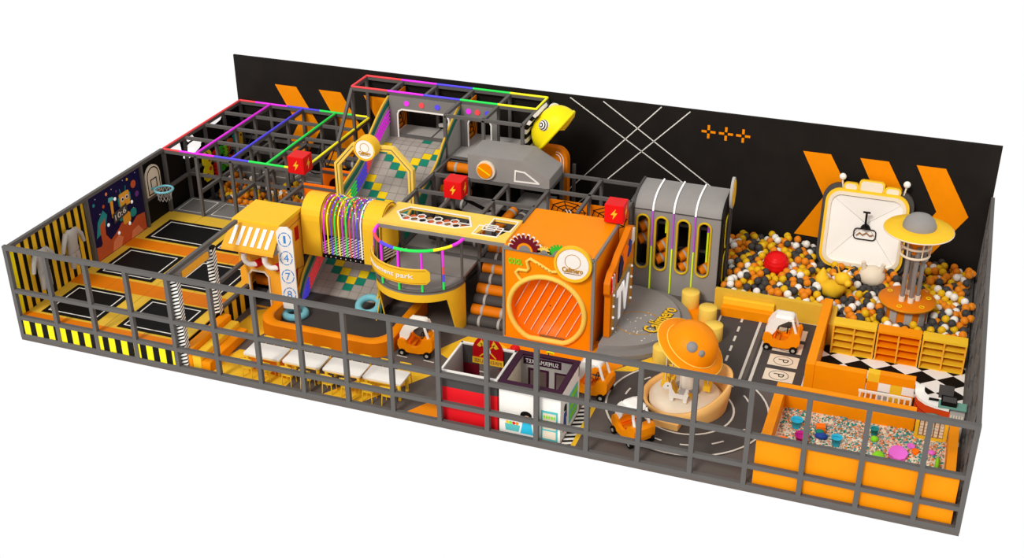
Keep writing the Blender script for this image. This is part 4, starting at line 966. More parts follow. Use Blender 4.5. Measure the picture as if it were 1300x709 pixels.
# ================================================================== SPLASH POOL CURB + RINGS
po = thing('pool_surround', 'rounded orange padded curb around the dark landing area below the tiled slide', 'play pool', (7.7, 3.4, 0))
def ushape(o):
    x0_, y0_, x1_, y1_, r = 5.78 + o, 2.1 + o, 9.62 - o, 4.75, .6 - o * .6
    pts = [(x0_, y1_)] + [(x0_ + r - r * cos(i * PI / 16), y0_ + r - r * sin(i * PI / 16)) for i in range(9)] + [(x1_ - r + r * sin(i * PI / 16), y0_ + r - r * cos(i * PI / 16)) for i in range(9)] + [(x1_, y1_)]
    return pts
A, B = ushape(0), ushape(.26); q = MB(); n = len(A)
q.grid([[(*p, 0) for p in A], [(*p, .42) for p in A]], 'orange_deep'); q.grid([[(*p, .42) for p in A], [(A[i][0] * .85 + B[i][0] * .15, A[i][1] * .85 + B[i][1] * .15, .46) for i in range(n)], [(A[i][0] * .15 + B[i][0] * .85, A[i][1] * .15 + B[i][1] * .85, .46) for i in range(n)], [(*p, .42) for p in B]], 'orange'); q.grid([[(*p, .42) for p in B], [(*p, 0) for p in B]], 'orange_deep'); q.build('curb', po)
q = MB(); q.prism([(*p, .01) for p in ushape(.2)], (0, 0, .03), 'pool'); q.build('landing_mat', po)
for (x, y, z, lab) in ((6.3, 3.35, .12, 'light blue swim ring lying by the number board'), (8.2, 4.05, .35, 'light blue swim ring leaning at the slide foot under the balcony')):
    q = MB(); q.tube([(x + .29 * cos(i * PI / 14), y + .27 * sin(i * PI / 14), z + (.0 if x < 7 else .1 * sin(i * PI / 14))) for i in range(28)], .1, 'lightblue', 12, True); tag(q.build('swim_ring'), lab, 'ring', 'swim rings')
sp = thing('yellow_post', 'thin green and yellow pronged stand beside the swim ring under the balcony', 'stand', (8.7, 3.9, 0))
q = MB()
for k in range(3): q.tube([(8.62, 3.95, .75), (8.5 + k * .12, 3.85 + .05 * k, .03)], .02, 'yellow' if k != 1 else 'tile_green', 6)
q.build('legs', sp)

# ================================================================== TABLES AND CHAIRS
def tbl(x, lab, label):
    t = thing('play_table', label, 'table', (x, .8, 0), 'white tables along the front fence')
    q = MB(); plate(q, FZ(.46), rrect(x - .52, .5, x + .52, 1.1, .05), .05, 'white', 0, 'cream'); q.build('tabletop', t)
    MB().box(x - .46, .55, .4, x + .46, 1.05, .46, 'yellow').build('apron', t)
    for sx in (-1, 1):
        for sy in (-1, 1): MB().lathe([(.045, .0), (.045, .04), (.035, .06), (.05, .46)], (x + sx * .44, .8 + sy * .22, 0), 'yellow', 10).build('leg', t)
def chair(x, y, s_, label):
    t = thing('small_chair', label, 'chair', (x, y, 0), 'small yellow chairs at the white tables')
    q = MB(); plate(q, FZ(.27), rrect(x - .14, y - .13, x + .14, y + .13, .04), .03, 'yellow'); q.build('seat', t)
    q = MB(); q.box(x - .15, y + s_ * .13 - .012, .45, x + .15, y + s_ * .13 + .012, .56, 'yellow'); q.build('backrest', t)
    for sx in (-1, 1):
        MB().tube([(x + sx * .12, y + s_ * .13, .56 if True else 0), (x + sx * .12, y + s_ * .13, .27), (x + sx * .13, y + s_ * .15, 0)], .014, 'yellow', 6).build('leg', t)
        MB().tube([(x + sx * .12, y - s_ * .1, .27), (x + sx * .13, y - s_ * .12, 0)], .014, 'yellow', 6).build('leg', t)
for i, x in enumerate((6.92, 8.03, 9.15, 10.24)):
    nm = ['leftmost', 'second from left', 'third from left', 'rightmost'][i]
    tbl(x, i, 'white-topped yellow play table, ' + nm + ' of the row of four')
    for dx, lr in ((-.26, 'left'), (.26, 'right')):
        chair(x + dx, .36, -1, f'small yellow chair on the fence side of the {nm} table, {lr} seat')
        chair(x + dx, 1.26, 1, f'small yellow chair on the pool side of the {nm} table, {lr} seat')

# ================================================================== TOY CARS
def make_car(label):
    t = thing('ride_on_car', label, 'toy car', (0, 0, 0), 'orange ride-on toy cars')
    for s_ in (-1, 1):
        F_ = frame((0, s_ * .2, 0), (1, 0, 0), (0, 0, 1), (0, s_, 0))
        pts = [(-.47, .3), (-.42, .18), (-.2, .11), (.1, .1), (.4, .17), (.48, .28), (.49, .5), (.44, .58), (.3, .56), (.2, .5), (.16, .38), (.06, .29), (-.08, .28), (-.2, .34), (-.26, .46), (-.36, .5), (-.45, .46)]
        q = MB(); plate(q, F_, pts, .09, 'orange'); q.build('side_panel', t, bevel=.025, seg=3)
    q = MB(); q.prism([(.2, -.21, .14), (.44, -.21, .17), (.48, -.21, .3), (.48, -.21, .5), (.42, -.21, .57), (.24, -.21, .53), (.18, -.21, .4)], (0, .42, 0), 'orange'); q.build('hood', t)
    q = MB(); q.prism([(-.46, -.21, .3), (-.42, -.21, .17), (-.22, -.21, .12), (-.2, -.21, .28), (-.28, -.21, .44), (-.42, -.21, .48)], (0, .42, 0), 'orange'); q.build('tail', t)
    q = MB(); q.box(-.22, -.2, .12, .22, .2, .2, 'orange_deep'); q.box(-.24, -.18, .2, -.05, .18, .27, 'orange_deep')
    for i in range(3): q.box(-.2 + i * .001, -.19, .21 + i * .07, -.17, .19, .24 + i * .07, 'orange_hot')
    q.build('seat', t)
    rows = []
    for z, k in ((.88, 1), (.93, .98), (.97, .88), (.985, .6)):
        rows.append([(.02 + (x) * k, y * k, z) for x, y in rrect(-.25, -.21, .25, .21, .09, 4)] + [(.02 + rrect(-.25, -.21, .25, .21, .09, 4)[0][0] * k, rrect(-.25, -.21, .25, .21, .09, 4)[0][1] * k, z)])
    q = MB(); q.grid(rows, 'white'); q.add([p for p in rows[-1][:-1]], [tuple(range(len(rows[-1]) - 1))], 'white', True); q.add([p for p in rows[0][:-1]], [tuple(range(len(rows[0]) - 2, -1, -1))], 'white'); q.build('roof', t)
    for s_ in (-1, 1):
        q = MB(); q.tube([(.36, s_ * .2, .55), (.3, s_ * .2, .72), (.24, s_ * .18, .9)], .036, 'white', 8); q.build('front_pillar', t)
        F_ = frame((0, s_ * .19, 0), (1, 0, 0), (0, 0, 1), (0, s_, 0))
        q = MB(); plate(q, F_, [(-.42, .46), (-.24, .42), (-.16, .55), (-.1, .72), (.1, .86), (.2, .93), (-.2, .95), (-.32, .82), (-.42, .62)], .03, 'white'); q.build('rear_pillar', t, bevel=.01)
    for x in (-.34, .34):
        for s_ in (-1, 1):
            F_ = frame((x, s_ * .26, .1), (1, 0, 0), (0, 0, 1), (0, s_, 0))
            q = MB(); disc(q, F_, 0, 0, .1, .07, 'black', 20); w_ = q.build('wheel', t, bevel=.015)
            k = MB(); disc(k, F_, 0, 0, .045, .008, 'grey_pale', 14, .07); k.build('hub_cap', w_)
    q = MB(); q.tube([(.12 + .0 * i, .09 * cos(i * PI / 8), .5 + .09 * sin(i * PI / 8)) for i in range(16)], .012, 'black', 6, True); q.build('steering_wheel', t)
    return t
c0 = make_car('orange and white ride-on toy car between the pool curb and the red kiosk'); c0.location = (10.2, 2.82, 0); c0.rotation_euler = (0, 0, .06)
dup(c0, (15.0, 2.5, 0), -.1, 'orange and white ride-on toy car just behind the white kiosk')
dup(c0, (16.42, 1.0, 0), -.72, 'orange and white ride-on toy car on the round road in front of the carousel')
dup(c0, (19.02, 6.25, 0), 0.02, 'orange and white ride-on toy car parked on the P bays by the yellow wall')

# ================================================================== CABINET
cab = thing('tube_climb_tower', 'tall grey round-topped climbing tower with four slot windows and light strips', 'play tower', (15.7, 8.6, 0))
F_ = FX(8.0)
x0_, x1_ = 14.5, 16.9
xe = [14.5, 15.0, 15.59, 16.19, 16.9]; wc = [14.75, 15.28, 15.89, 16.47]
wins = [(c_, 2.1, .4, 1.68) for c_ in wc]
q = MB()
for i in range(4): holed(q, F_, xe[i], .6, xe[i + 1], 2.52, stadium(wc[i], 1.54, .3, 1.58), -.06, 'grey')
q.box(x0_, 8.0, 0, x1_, 8.06, .6, 'grey'); q.box(x0_, 8.06, 0, x0_ + .05, 9.25, 2.5, 'grey_dark'); q.box(x1_ - .05, 8.06, 0, x1_, 9.25, 2.5, 'grey'); q.box(x0_, 9.2, 0, x1_, 9.25, 2.5, 'black'); q.build('walls', cab)
prf = [(8.0, 2.52), (8.04, 2.64), (8.13, 2.75), (8.28, 2.84), (8.5, 2.9), (8.8, 2.93), (9.2, 2.93)]
q = MB(); q.grid([[(x0_, y, z) for y, z in prf], [(x1_, y, z) for y, z in prf]], 'grey'); q.grid([[(x0_, y, z - .05) for y, z in prf], [(x1_, y, z - .05) for y, z in prf]], 'grey')
q.box(x0_, 7.99, 2.5, x1_, 8.005, 2.53, 'grey_dark'); q.build('curved_roof', cab)
for x, nm in ((x0_ - .06, 'end_cap'), (x1_, 'end_cap')):
    q = MB(); q.prism([(x, 7.97, 0), *[(x, y - .02, z + .04) for y, z in prf], (x, 9.25, 0)], (.06, 0, 0), 'black' if x > 16 else 'grey_dark')
    q.build(nm, cab)
q = MB()
for z in (1.5, .4): plate(q, FP(16.96), rrect(8.3, z, 8.95, z + .95, .2), .01, 'grey_dark'); polyline(q, FP(16.96), rrect(8.3, z, 8.95, z + .95, .2), .04, .02, 'yellow_bright', .01, True)
q.build('end_window', cab)
for c_ in wc:
    q = MB(); q.tube([V3((p[0], 7.98, p[1])) for p in stadium(c_, 1.54, .35, 1.64)], .032, 'gold_paint', 8, True); q.build('window_rim', cab)
for x in (15.02, 15.6, 16.2):
    leds(cab, [(x, 7.97, 2.52), (x, 7.97, 1.45)], 'v', .022); leds(cab, [(x, 7.97, 1.45), (x, 7.97, .05)], 'l', .022)
    leds(cab, [(x, 7.97, 2.52)] + [(x, y - .03, z + .03) for y, z in prf[1:]], 'w', .028)
q = MB(); 
for z in (.5, 1.2, 1.9): q.box(14.55, 8.5, z, 16.85, 8.56, z + .07, 'steel')
for x in (15.0, 15.6, 16.2): q.box(x, 8.5, .1, x + .06, 8.56, 2.4, 'steel')
q.build('inner_frame', cab); 
leds(cab, [(15.32, 8.4, 2.4), (15.32, 8.4, 1.7)], 'vl', .03); leds(cab, [(16.5, 8.4, 2.4), (16.5, 8.4, .9)], 'vll', .03)
for i, (c_, z) in enumerate(((14.75, 1.9), (14.72, 1.5), (15.28, 1.35), (15.25, .95), (15.9, 1.15), (15.92, .8), (16.5, .8))):
    t = thing('padded_roller', 'orange padded roller behind slot window ' + ['one, upper', 'one, lower', 'two, upper', 'two, lower', 'three, upper', 'three, lower', 'four'][i] + ' of the grey tower', 'roller', (c_, 8.28, z), 'rollers inside the grey tower')
    MB().tube([(c_ - .14, 8.22, z - .05), (c_ + .16, 8.45, z + .1)], .15, 'orange_deep', 14).build('pad', t); MB().tube([(c_ - .02, 8.3, z), (c_ + .02, 8.33, z + .02)], .156, 'grey_pale', 14).build('strap', t)
fs = thing('oval_flag_sign', 'upright yellow oval sign on a dark post at the right side of the grey tower', 'sign', (17.0, 8.6, 0))
q = MB(); q.tube([(17.02, 8.5, 0), (17.02, 8.5, 2.8)], .03, 'grey_dark'); q.tube([(17.02, 8.75, 0), (17.02, 8.75, 2.8)], .03, 'grey_dark'); q.build('post', fs)
q = MB(); Fg = FP(17.0); disc(q, Fg, 8.62, 3.08, .26, .07, 'grey_pale', 32, 0, ry=.46); disc(q, Fg, 8.62, 3.08, .21, .02, 'yellow_mat', 32, .07, ry=.39); q.build('oval_board', fs)

# ================================================================== STAGE + TV WALL + DRUMS
sg = thing('round_stage', 'two-tier grey half-round stage with golden lettering on top', 'stage', (15.4, 6, 0))
SC = (14.6, 6.05)
def half(r): return [(SC[0] + r * sin(i * PI / 30), SC[1] - r * cos(i * PI / 30)) for i in range(31)]
q = MB(); q.prism([(*p, 0) for p in half(2.02) if p[1] < 7.96] + [(14.6, 7.94, 0)], (0, 0, .13), 'grey_mid'); q.build('lower_tier', sg)
q = MB(); q.prism([(*p, .13) for p in half(1.72) if p[1] < 7.96] + [(14.6, 7.77, .13)], (0, 0, .12), 'grey'); tt = q.build('upper_tier', sg)
q = MB(); ca, sa = cos(1.4), sin(1.4)
Fs = frame((15.72, 6.1, .25), (ca, sa, 0), (-sa, ca, 0), (0, 0, 1))
q.text('Calimero', Fs, .0, -.08, 1.5, .46, 'black', .012, bold=.05); 
Fs2 = lambda a, b_, c=0.0: Fs(a, b_, c + .012); q.text('Calimero', Fs2, .0, -.08, 1.46, .42, 'yellow', .012, bold=.015)
cring(q, FZ(.25), 15.3, 5.75, .62, .025, .006, 'gold', 40)
for i in range(40):
    a_ = random.uniform(0, 2 * PI); r_ = random.uniform(.2, .8); x, y = 15.45 + r_ * cos(a_), 5.7 + r_ * sin(a_) * 1.2
    disc(q, FZ(.25), x, y, random.uniform(.01, .025), .005, 'cream', 6)
q.build('stage_lettering', tt)
tv = thing('tv_sign', 'orange light-bulb edged sign wall with big white TV letters beside the stage', 'sign', (14.7, 5.7, .25))
F_ = FP(14.62)
out = [(4.72, .25), (6.95, .25), (6.95, 2.5), (6.6, 2.62), (6.1, 2.45), (5.5, 2.3), (5.2, 2.15), (4.85, 2.1), (4.6, 1.9), (4.6, 1.6), (4.72, 1.45)]
q = MB(); plate(q, F_, out, .16, 'orange_deep'); q.build('backing', tv, bevel=.03)
F_ = FP(14.78)
q = MB(); plate(q, F_, [(4.82, .3), (6.75, .3), (6.75, 1.65), (4.82, 1.55)], .02, 'gold'); plate(q, F_, [(5.05, .32), (6.5, .32), (6.5, 1.5), (5.05, 1.4)], .01, 'grey', .02); q.build('screen_board', tv)
q = MB(); q.text('TV', F_, 5.78, .92, 1.15, .95, 'led_w', .06, bold=.03); q.build('sign_lettering', tv)
q = MB()
for i in range(5): polyline(q, F_, [(4.72 + i * .085, 1.58), (4.76 + i * .085, 1.75), (4.7 + i * .09, 2.0)], .05, .03, 'white' if i % 2 else 'red')
q.build('popcorn_decoration', tv)
q = MB(); plate(q, F_, [(5.35, 1.58), (5.65, 1.65), (5.8, 1.95), (5.6, 2.26), (5.4, 2.0)], .04, 'navy'); plate(q, F_, [(5.62, 1.7), (6.1, 1.85), (6.3, 2.2), (6.1, 2.32), (5.8, 2.22), (5.78, 1.95)], .03, 'orange_hot'); plate(q, F_, [(6.25, 1.9), (6.5, 1.95), (6.6, 2.2), (6.4, 2.35)], .04, 'blue'); plate(q, F_, [(6.6, 2.1), (6.85, 2.1), (6.85, 2.5), (6.7, 2.55)], .04, 'white'); q.build('side_decoration', tv)
for y in (4.9, 6.66):
    for k in range(4): MB().ball((14.82, y, .45 + k * .33), .035, 'led_w', 8, 6).build('bulb', tv)
for i, (x, y, lab) in enumerate(((16.3, 7.55, 'yellow cylindrical stool touching the grey climbing tower'), (16.93, 6.85, 'yellow cylindrical stool, middle of the three behind the orange planet dome'), (17.27, 5.98, 'yellow cylindrical stool right behind the orange planet dome'), (16.27, 4.45, 'yellow cylindrical stool alone at the front edge of the stage'))):
    q = MB(); q.lathe([(.23, 0), (.245, .02), (.245, .44), (.235, .46), (.01, .461)], (x, y, 0), 'yellow_pale', 28); tag(q.build('round_stool', bevel=0), lab, 'stool', 'yellow round stools')

# ================================================================== THINGS IN THE BALL PIT
q = MB()
for k in range(9):
    t0, t1 = -PI / 2 + k * PI / 9, -PI / 2 + (k + 1) * PI / 9; tm_ = (t0 + t1) / 2; R0 = .34
    q.lathe([(max(.001, R0 * cos(t0)), R0 * sin(t0)), (R0 * 1.06 * cos(tm_), R0 * 1.04 * sin(tm_)), (max(.001, R0 * cos(t1)), R0 * sin(t1))], (18.28, 9.5, .72), 'red', 28, Matrix.Rotation(.25, 3, 'X'))
tag(q.build('ribbed_ball'), 'large ribbed red ball half sunk in the ball pit', 'ball')
de = thing('deer_toy', 'pale yellow toy deer with small antlers half buried in the ball pit', 'toy animal', (20.0, 8.7, .35))
q = MB(); q.tube([(19.6, 9.0, .42), (19.8, 8.92, .5), (20.05, 8.75, .6), (20.2, 8.65, .82), (20.22, 8.6, .98)], [.12, .24, .26, .17, .13], 'yellow', 14); q.build('body', de)
q = MB(); q.ball((20.2, 8.55, 1.05), .19, 'yellow', 14, 8, (1.15, 1, .95)); q.ball((20.36, 8.42, .99), .1, 'yellow', 10, 6); q.build('head', de)
for s_ in (-1, 1):
    q = MB(); q.tube([(20.18 + s_ * .08, 8.58, 1.18), (20.2 + s_ * .16, 8.58, 1.38), (20.2 + s_ * .14, 8.58, 1.5)], [.03, .025, .012], 'amber', 6); q.tube([(20.2 + s_ * .16, 8.58, 1.36), (20.2 + s_ * .27, 8.58, 1.42)], [.02, .01], 'amber', 6); q.build('antler', de)
    q = MB(); q.ball((20.18 + s_ * .2, 8.6, 1.12), .07, 'amber', 8, 6, (1.4, .5, .7)); q.build('ear', de)
q = MB(); q.ball((19.62, 9.15, .62), .2, 'yellow', 14, 8, (1, 1, 1.1)); q.lathe([(.16, 0), (.05, .2), (.001, .26)], (19.62, 9.15, .74), 'yellow', 12)
tag(q.build('yellow_hump'), 'pointed yellow rubber hump sticking out of the balls behind the deer', 'toy')
wb = thing('eyed_ball_toy', 'white bouncing ball toy with two stubby horns in the ball pit', 'toy', (20.9, 9.7, .35))
q = MB(); q.ball((20.9, 9.7, .68), .33, 'cream', 20, 12, (1.1, 1, .9)); q.build('body', wb)
for s_ in (-1, 1): MB().tube([(20.9 + s_ * .22, 9.65, .85), (20.9 + s_ * .27, 9.62, 1.12)], [.07, .06], 'cream', 10).build('horn', wb)
# UFO tower
uf = thing('saucer_tower', 'saucer on grey legs with yellow rim and grey dome standing in the ball pit', 'play tower', (21.95, 8.3, 0))
ux, uy = 21.93, 8.25
q = MB(); q.cyl((ux, uy, 0), .55, .86, 'orange_deep', 28)
for i in range(9): a_ = i * 2 * PI / 9; q.cbox((ux + .56 * cos(a_), uy + .56 * sin(a_), .45), (.03, .2, .8), 'grey_pale', a_)
q.lathe([(.5, .8), (.72, .84), (.74, .88), (.72, .92), (.01, .93)], (ux, uy, 0), 'orange_deep', 36); q.build('base_drum', uf)
q = MB(); q.tube([(ux + .73 * cos(i * PI / 18), uy + .73 * sin(i * PI / 18), .89) for i in range(36)], .018, 'gold', 6, True)
for a_ in (.3, 2.6, 4.4, 5.5): cring(q, FZ(.93), ux + .55 * cos(a_), uy + .55 * sin(a_), .07, .02, .01, 'yellow_bright', 14)
q.build('base_rim', uf)
for a_ in (-2.2, -1.2, -.1, 1.6): 
    x, y = ux + .24 * cos(a_), uy + .24 * sin(a_); p = MB().tube([(x, y, .93), (x, y, 2.55)], .06, 'steel_light', 10).build('leg', uf)
    MB().tube([(x, y, .93), (x, y, 1.08)], .08, 'cream', 10).build('leg_foot', p)
q = MB()
for z in (2.25, 2.5): q.tube([(ux + .36 * cos(i * PI / 14), uy + .36 * sin(i * PI / 14), z) for i in range(28)], .035, 'cream', 8, True)
for i in range(6): q.tube([(ux + .36 * cos(i * PI / 3), uy + .36 * sin(i * PI / 3), 2.25), (ux + .4 * cos(i * PI / 3), uy + .4 * sin(i * PI / 3), 2.8)], .02, 'cream', 6)
q.lathe([(.2, 2.3), (.28, 2.75)], (ux, uy, 0), 'orange_deep', 16); q.build('lantern_cage', uf)
q = MB(); q.lathe([(.35, 2.78), (.7, 2.84), (.86, 2.92), (.88, 2.95), (.86, 2.98), (.5, 3.02), (.01, 3.03)], (ux, uy, 0), 'yellow', 48); q.tube([(ux + .87 * cos(i * PI / 24), uy + .87 * sin(i * PI / 24), 2.94) for i in range(48)], .02, 'cream', 6, True); q.build('saucer_rim', uf)
q = MB(); q.lathe([(.42, 3.0), (.415, 3.1), (.37, 3.22), (.27, 3.32), (.13, 3.38), (.001, 3.4)], (ux, uy, 0), 'grey', 32); q.build('dome', uf)
# suitcase slide panel
su = thing('suitcase_climber', 'tilted white and yellow suitcase-shaped climbing panel against the back wall', 'play panel', (20.6, 10.6, .3))
o = V3((20.5, 10.55, .3)); up = V3((-.02, .26, .965)).normalized(); F_ = frame(o, (1, 0, 0), up, V3((0, -.965, .26)).normalized())
q = MB(); plate(q, F_, rrect(-1.26, .02, 1.24, 2.46, .44, 7), .28, 'grey_dark', -.26); q.build('back_shell', su)
q = MB(); ringp(q, F_, rrect(-1.16, .1, 1.13, 2.36, .4, 7), rrect(-1.06, .2, 1.03, 2.26, .34, 7), .14, 'yellow', .06); q.build('yellow_frame', su)
q = MB(); ringp(q, F_, rrect(-1.08, .18, 1.05, 2.28, .34, 7), rrect(-.99, .28, .96, 2.18, .28, 7), .17, 'cream', .06); q.build('inner_frame', su)
q = MB(); cc = F_(0.02, 1.42, .04); rc = rrect(-1.0, .28, .97, 2.16, .26, 7); q.add(F2(F_, rc, .18) + [cc], [(i, (i + 1) % len(rc), len(rc)) for i in range(len(rc))], 'white')
for px, py in ((-1.0 + .08, .36), (.89, .36), (.89, 2.08), (-.92, 2.08)):
    q.tube([F_(px, py, .175), cc], .006, 'grey', 4)
q.build('sunken_face', su)
q = MB()
for x0a, x1a, h, m_ in ((-.72, -.3, .12, 'cream'), (-.3, .4, .24, 'cream'), (.4, .85, .12, 'cream')):
    plate(q, F_, rrect(x0a, 2.3, x1a, 2.42 + h, .1), .2, 'yellow', -.06); plate(q, F_, rrect(x0a + .05, 2.32, x1a - .05, 2.38 + h, .09), .03, m_, .14)
q.build('handle', su)
for s_, x in ((-1, -.78), (1, .97)):
    q = MB(); q.tube([F_(x * .95, 2.35, 0), F_(x, 2.6, 0)], .025, 'cream', 6); q.ball(F_(x, 2.66, 0), .1, 'white', 14, 8); q.build('antenna', su)
q = MB(); q.tube([F_(.02, 1.42, .1), F_(.02, 1.42, .35), F_(.02, 1.78, .4)], .03, 'black', 8); q.tube([F_(-.08, 1.8, .4), F_(.12, 1.8, .4)], .03, 'black', 8); q.lathe([(.14, 0), (.1, .06), (.03, .12)], F_(.02, 1.32, .12), 'black', 14)
polyline(q, F_, rrect(-.28, .98, .32, 1.28, .1), .03, .02, 'black', .12, True); polyline(q, F_, [(-.2, 1.08), (-.12, 1.16), (-.04, 1.1), (.06, 1.18), (.16, 1.1), (.24, 1.14)], .03, .02, 'wood', .12); q.build('lever_and_badge', su)

# ================================================================== CAROUSEL
ca_ = thing('carousel', 'planet carousel with tilted orange ringed dome, white column and hanging seats', 'carousel', (17.3, 2.75, 0))
kx, ky = 17.28, 2.82
q = MB()
rows = []
def rh(a): 
    d = (1 + cos(a - .3)) / 2
    return .2 + .66 * d ** 1.8
n = 49
for r_, f_ in ((.98, 0), (1.04, .5), (1.07, 1.0), (1.0, 1.0), (.95, .6), (.93, .2)):
    rows.append([(kx + r_ * cos(i * 2 * PI / 48), ky + r_ * sin(i * 2 * PI / 48), .02 + rh(i * 2 * PI / 48) * f_) for i in range(n)])
q.grid(rows, 'peach'); q.build('bowl_wall', ca_)
q = MB(); q.cbox((kx - .2, ky - 1.08, .09), (.62, .34, .16), 'peach', -.12); q.build('entry_step', ca_)
q = MB(); q.lathe([(.9, .02), (.9, .2), (.8, .3), (.78, .33), (.01, .34)], (kx, ky, 0), 'cream', 36); q.build('turntable', ca_)
q = MB(); q.cyl((kx, ky, .33), .3, .14, 'grey_mid', 24); q.cyl((kx, ky, .45), .17, .95, 'rail_white', 24); q.build('column', ca_)
Mt = Matrix.Rotation(.52, 3, 'Y') @ Matrix.Rotation(.1, 3, 'X')
hc = (kx + .02, ky, 1.6)
q = MB(); q.lathe([(.01, -.26), (.4, -.22), (.6, -.1), (.64, 0)], hc, 'orange_deep', 36, Mt); q.lathe([(.66, 0), (.63, .18), (.54, .36), (.4, .5), (.2, .585), (.001, .6)], hc, 'orange', 36, Mt); dm = q.build('planet_dome', ca_)
q = MB(); q.lathe([(.56, -.05), (.85, -.06), (.88, -.035), (.86, 0), (.56, .02)], hc, 'orange', 48, Mt); q.build('planet_ring', ca_)
q = MB()
for r_, z in ((.88, -.035), (.66, .03)): q.tube([V3(hc) + Mt @ V3((r_ * cos(i * PI / 24), r_ * sin(i * PI / 24), z)) for i in range(48)], .016, 'yellow_pale', 6, True)
q.build('ring_piping', ca_)
for dw, r_ in ((V3((.2, -.84, .5)), .13), (V3((.56, -.8, .27)), .08)):
    dl = Mt.transposed() @ dw.normalized(); d_ = dl / math.sqrt((dl.x ** 2 + dl.y ** 2) / .4356 + dl.z ** 2 / .36); nn = V3((d_.x / .4356, d_.y / .4356, d_.z / .36)).normalized(); Mq = V3((0, 0, 1)).rotation_difference(Mt @ nn).to_matrix()
    k = MB(); k.lathe([(r_, -.03), (r_, .015), (.001, .016)], V3(hc) + Mt @ d_, 'grey', 18, Mq); k.build('crater', dm)
for i, (dx, dy) in enumerate(((-.52, -.1), (-.42, .15), (.48, .05), (.45, .3))):
    x, y = kx + dx, ky + dy; q = MB(); q.box(x - .09, y - .11, .45, x + .09, y + .11, .6, 'yellow'); q.box(x - .09, y + .05, .55, x + .09, y + .11, .86, 'yellow'); p = q.build('hanging_seat', ca_, bevel=.02)
    MB().tube([(x, y, .6), (x, y, 1.4)], .012, 'rail_white', 5).build('seat_rod', p)
q = MB(); ux_, uy_ = kx - .08, ky - .5
Fu = FX(uy_ + .06)
up_ = [(-.2, .36), (-.13, .36), (-.12, .46), (.1, .46), (.12, .36), (.2, .36), (.2, .48), (.24, .58), (.2, .66), (-.08, .66), (-.14, .8), (-.2, .88), (-.24, .82), (-.36, .76), (-.4, .7), (-.34, .66), (-.24, .68), (-.24, .52)]
plate(q, Fu, [(ux_ + a_, b2) for a_, b2 in up_], .14, 'white')
plate(q, Fu, [(ux_ + a_, b2) for a_, b2 in ((-.2, .88), (-.14, .84), (-.06, .68), (.02, .62), (-.08, .6), (-.16, .72))], .17, 'gold', -.015)
plate(q, Fu, [(ux_ + a_, b2) for a_, b2 in ((-.27, .84), (-.23, .84), (-.3, .98))], .06, 'gold', .04)
plate(q, Fu, [(ux_ + a_, b2) for a_, b2 in ((.2, .62), (.32, .6), (.34, .44), (.27, .52))], .08, 'gold', .03)
plate(q, Fu, [(ux_ + a_, b2) for a_, b2 in ((-.02, .67), (.14, .67), (.12, .6), (0, .6))], .18, 'grey_pale', -.02)
disc(q, Fu, ux_ - .27, .77, .018, .008, 'black', 8, .14)
p = q.build('unicorn_seat', ca_); MB().tube([(ux_, uy_, .55), (ux_, uy_, 1.4)], .012, 'rail_white', 5).build('seat_rod', p)

# ================================================================== KIOSKS
fk = thing('fire_station_kiosk', 'roofless red and dark grey fire station kiosk with a fire emblem arch', 'play kiosk', (12.65, .85, 0))
X0, X1, Y0, Y1 = 11.95, 13.38, .18, 1.55
def rkwall(nm, a, wt=.05):
    x0a, y0a, x1a, y1a = a; q = MB(); q.box(x0a, y0a, 0, x1a, y1a, .95, 'tank'); q.box(x0a, y0a, .95, x1a, y1a, 1.36, 'grey_dark'); q.box(x0a - .004, y0a - .004, 1.36, x1a + .004, y1a + .004, 1.4, 'white'); return q.build(nm, fk)
rkwall('front_wall', (X0, Y0, X1, Y0 + .05)); rkwall('side_wall', (X1 - .05, Y0 + .05, X1, Y1))
q = MB(); q.box(X0, Y0 + .05, 0, X0 + .05, Y1, 1.36, 'grey_pale'); q.box(X0, Y0 + .05, 1.36, X0 + .05, Y1, 1.4, 'white'); q.build('side_wall', fk)
F_ = FX(Y1 - .06)
q = MB(); q.box(X0, Y1 - .06, 0, 12.4, Y1, .85, 'maroon'); q.box(X0, Y1 - .06, .85, 12.4, Y1, 1.36, 'grey_dark'); q.box(12.95, Y1 - .06, 0, X1, Y1, .85, 'maroon'); q.box(12.95, Y1 - .06, .85, X1, Y1, 1.36, 'grey_dark'); q.box(X0, Y1 - .064, 1.36, X1, Y1 + .004, 1.4, 'white'); q.build('back_wall', fk)
q = MB(); plate(q, F_, [(12.28, .95)] + [(13.06, .95)] + [(12.67 + .39 * cos(i * PI / 14), 1.3 + .42 * sin(i * PI / 14)) for i in range(15)], .03, 'red_sign', .02)
ax_ = q.build('arch_sign', fk)
q = MB()
for s_ in (-1, 1):
    polyline(q, F_, [(12.67 - s_ * .2, 1.14), (12.67 + s_ * .17, 1.5)], .03, .012, 'yellow', .05)
    plate(q, F_, [(12.67 + s_ * .1, 1.5), (12.67 + s_ * .2, 1.4), (12.67 + s_ * .28, 1.44), (12.67 + s_ * .15, 1.62)], .012, 'yellow', .05)
disc(q, F_, 12.67, 1.31, .08, .012, 'white', 14, .052)
q.build('axe_emblem', ax_)
q = MB(); plate(q, F_, [(12.27, .93), (13.07, .93), (13.07, 1.1), (12.27, 1.1)], .012, 'yellow', .05); q.text('FIREHOUSE', lambda a, b_, c=0.0: F_(a, b_, c + .062), 12.67, 1.015, .7, .1, 'wood', .006, bold=.01, mirror=True); q.build('sign_lettering', ax_)
mb_ = thing('toy_cabinet', 'small black toy cabinet with a red ball on top between the two kiosks', 'toy', (13.2, 1.85, 0))
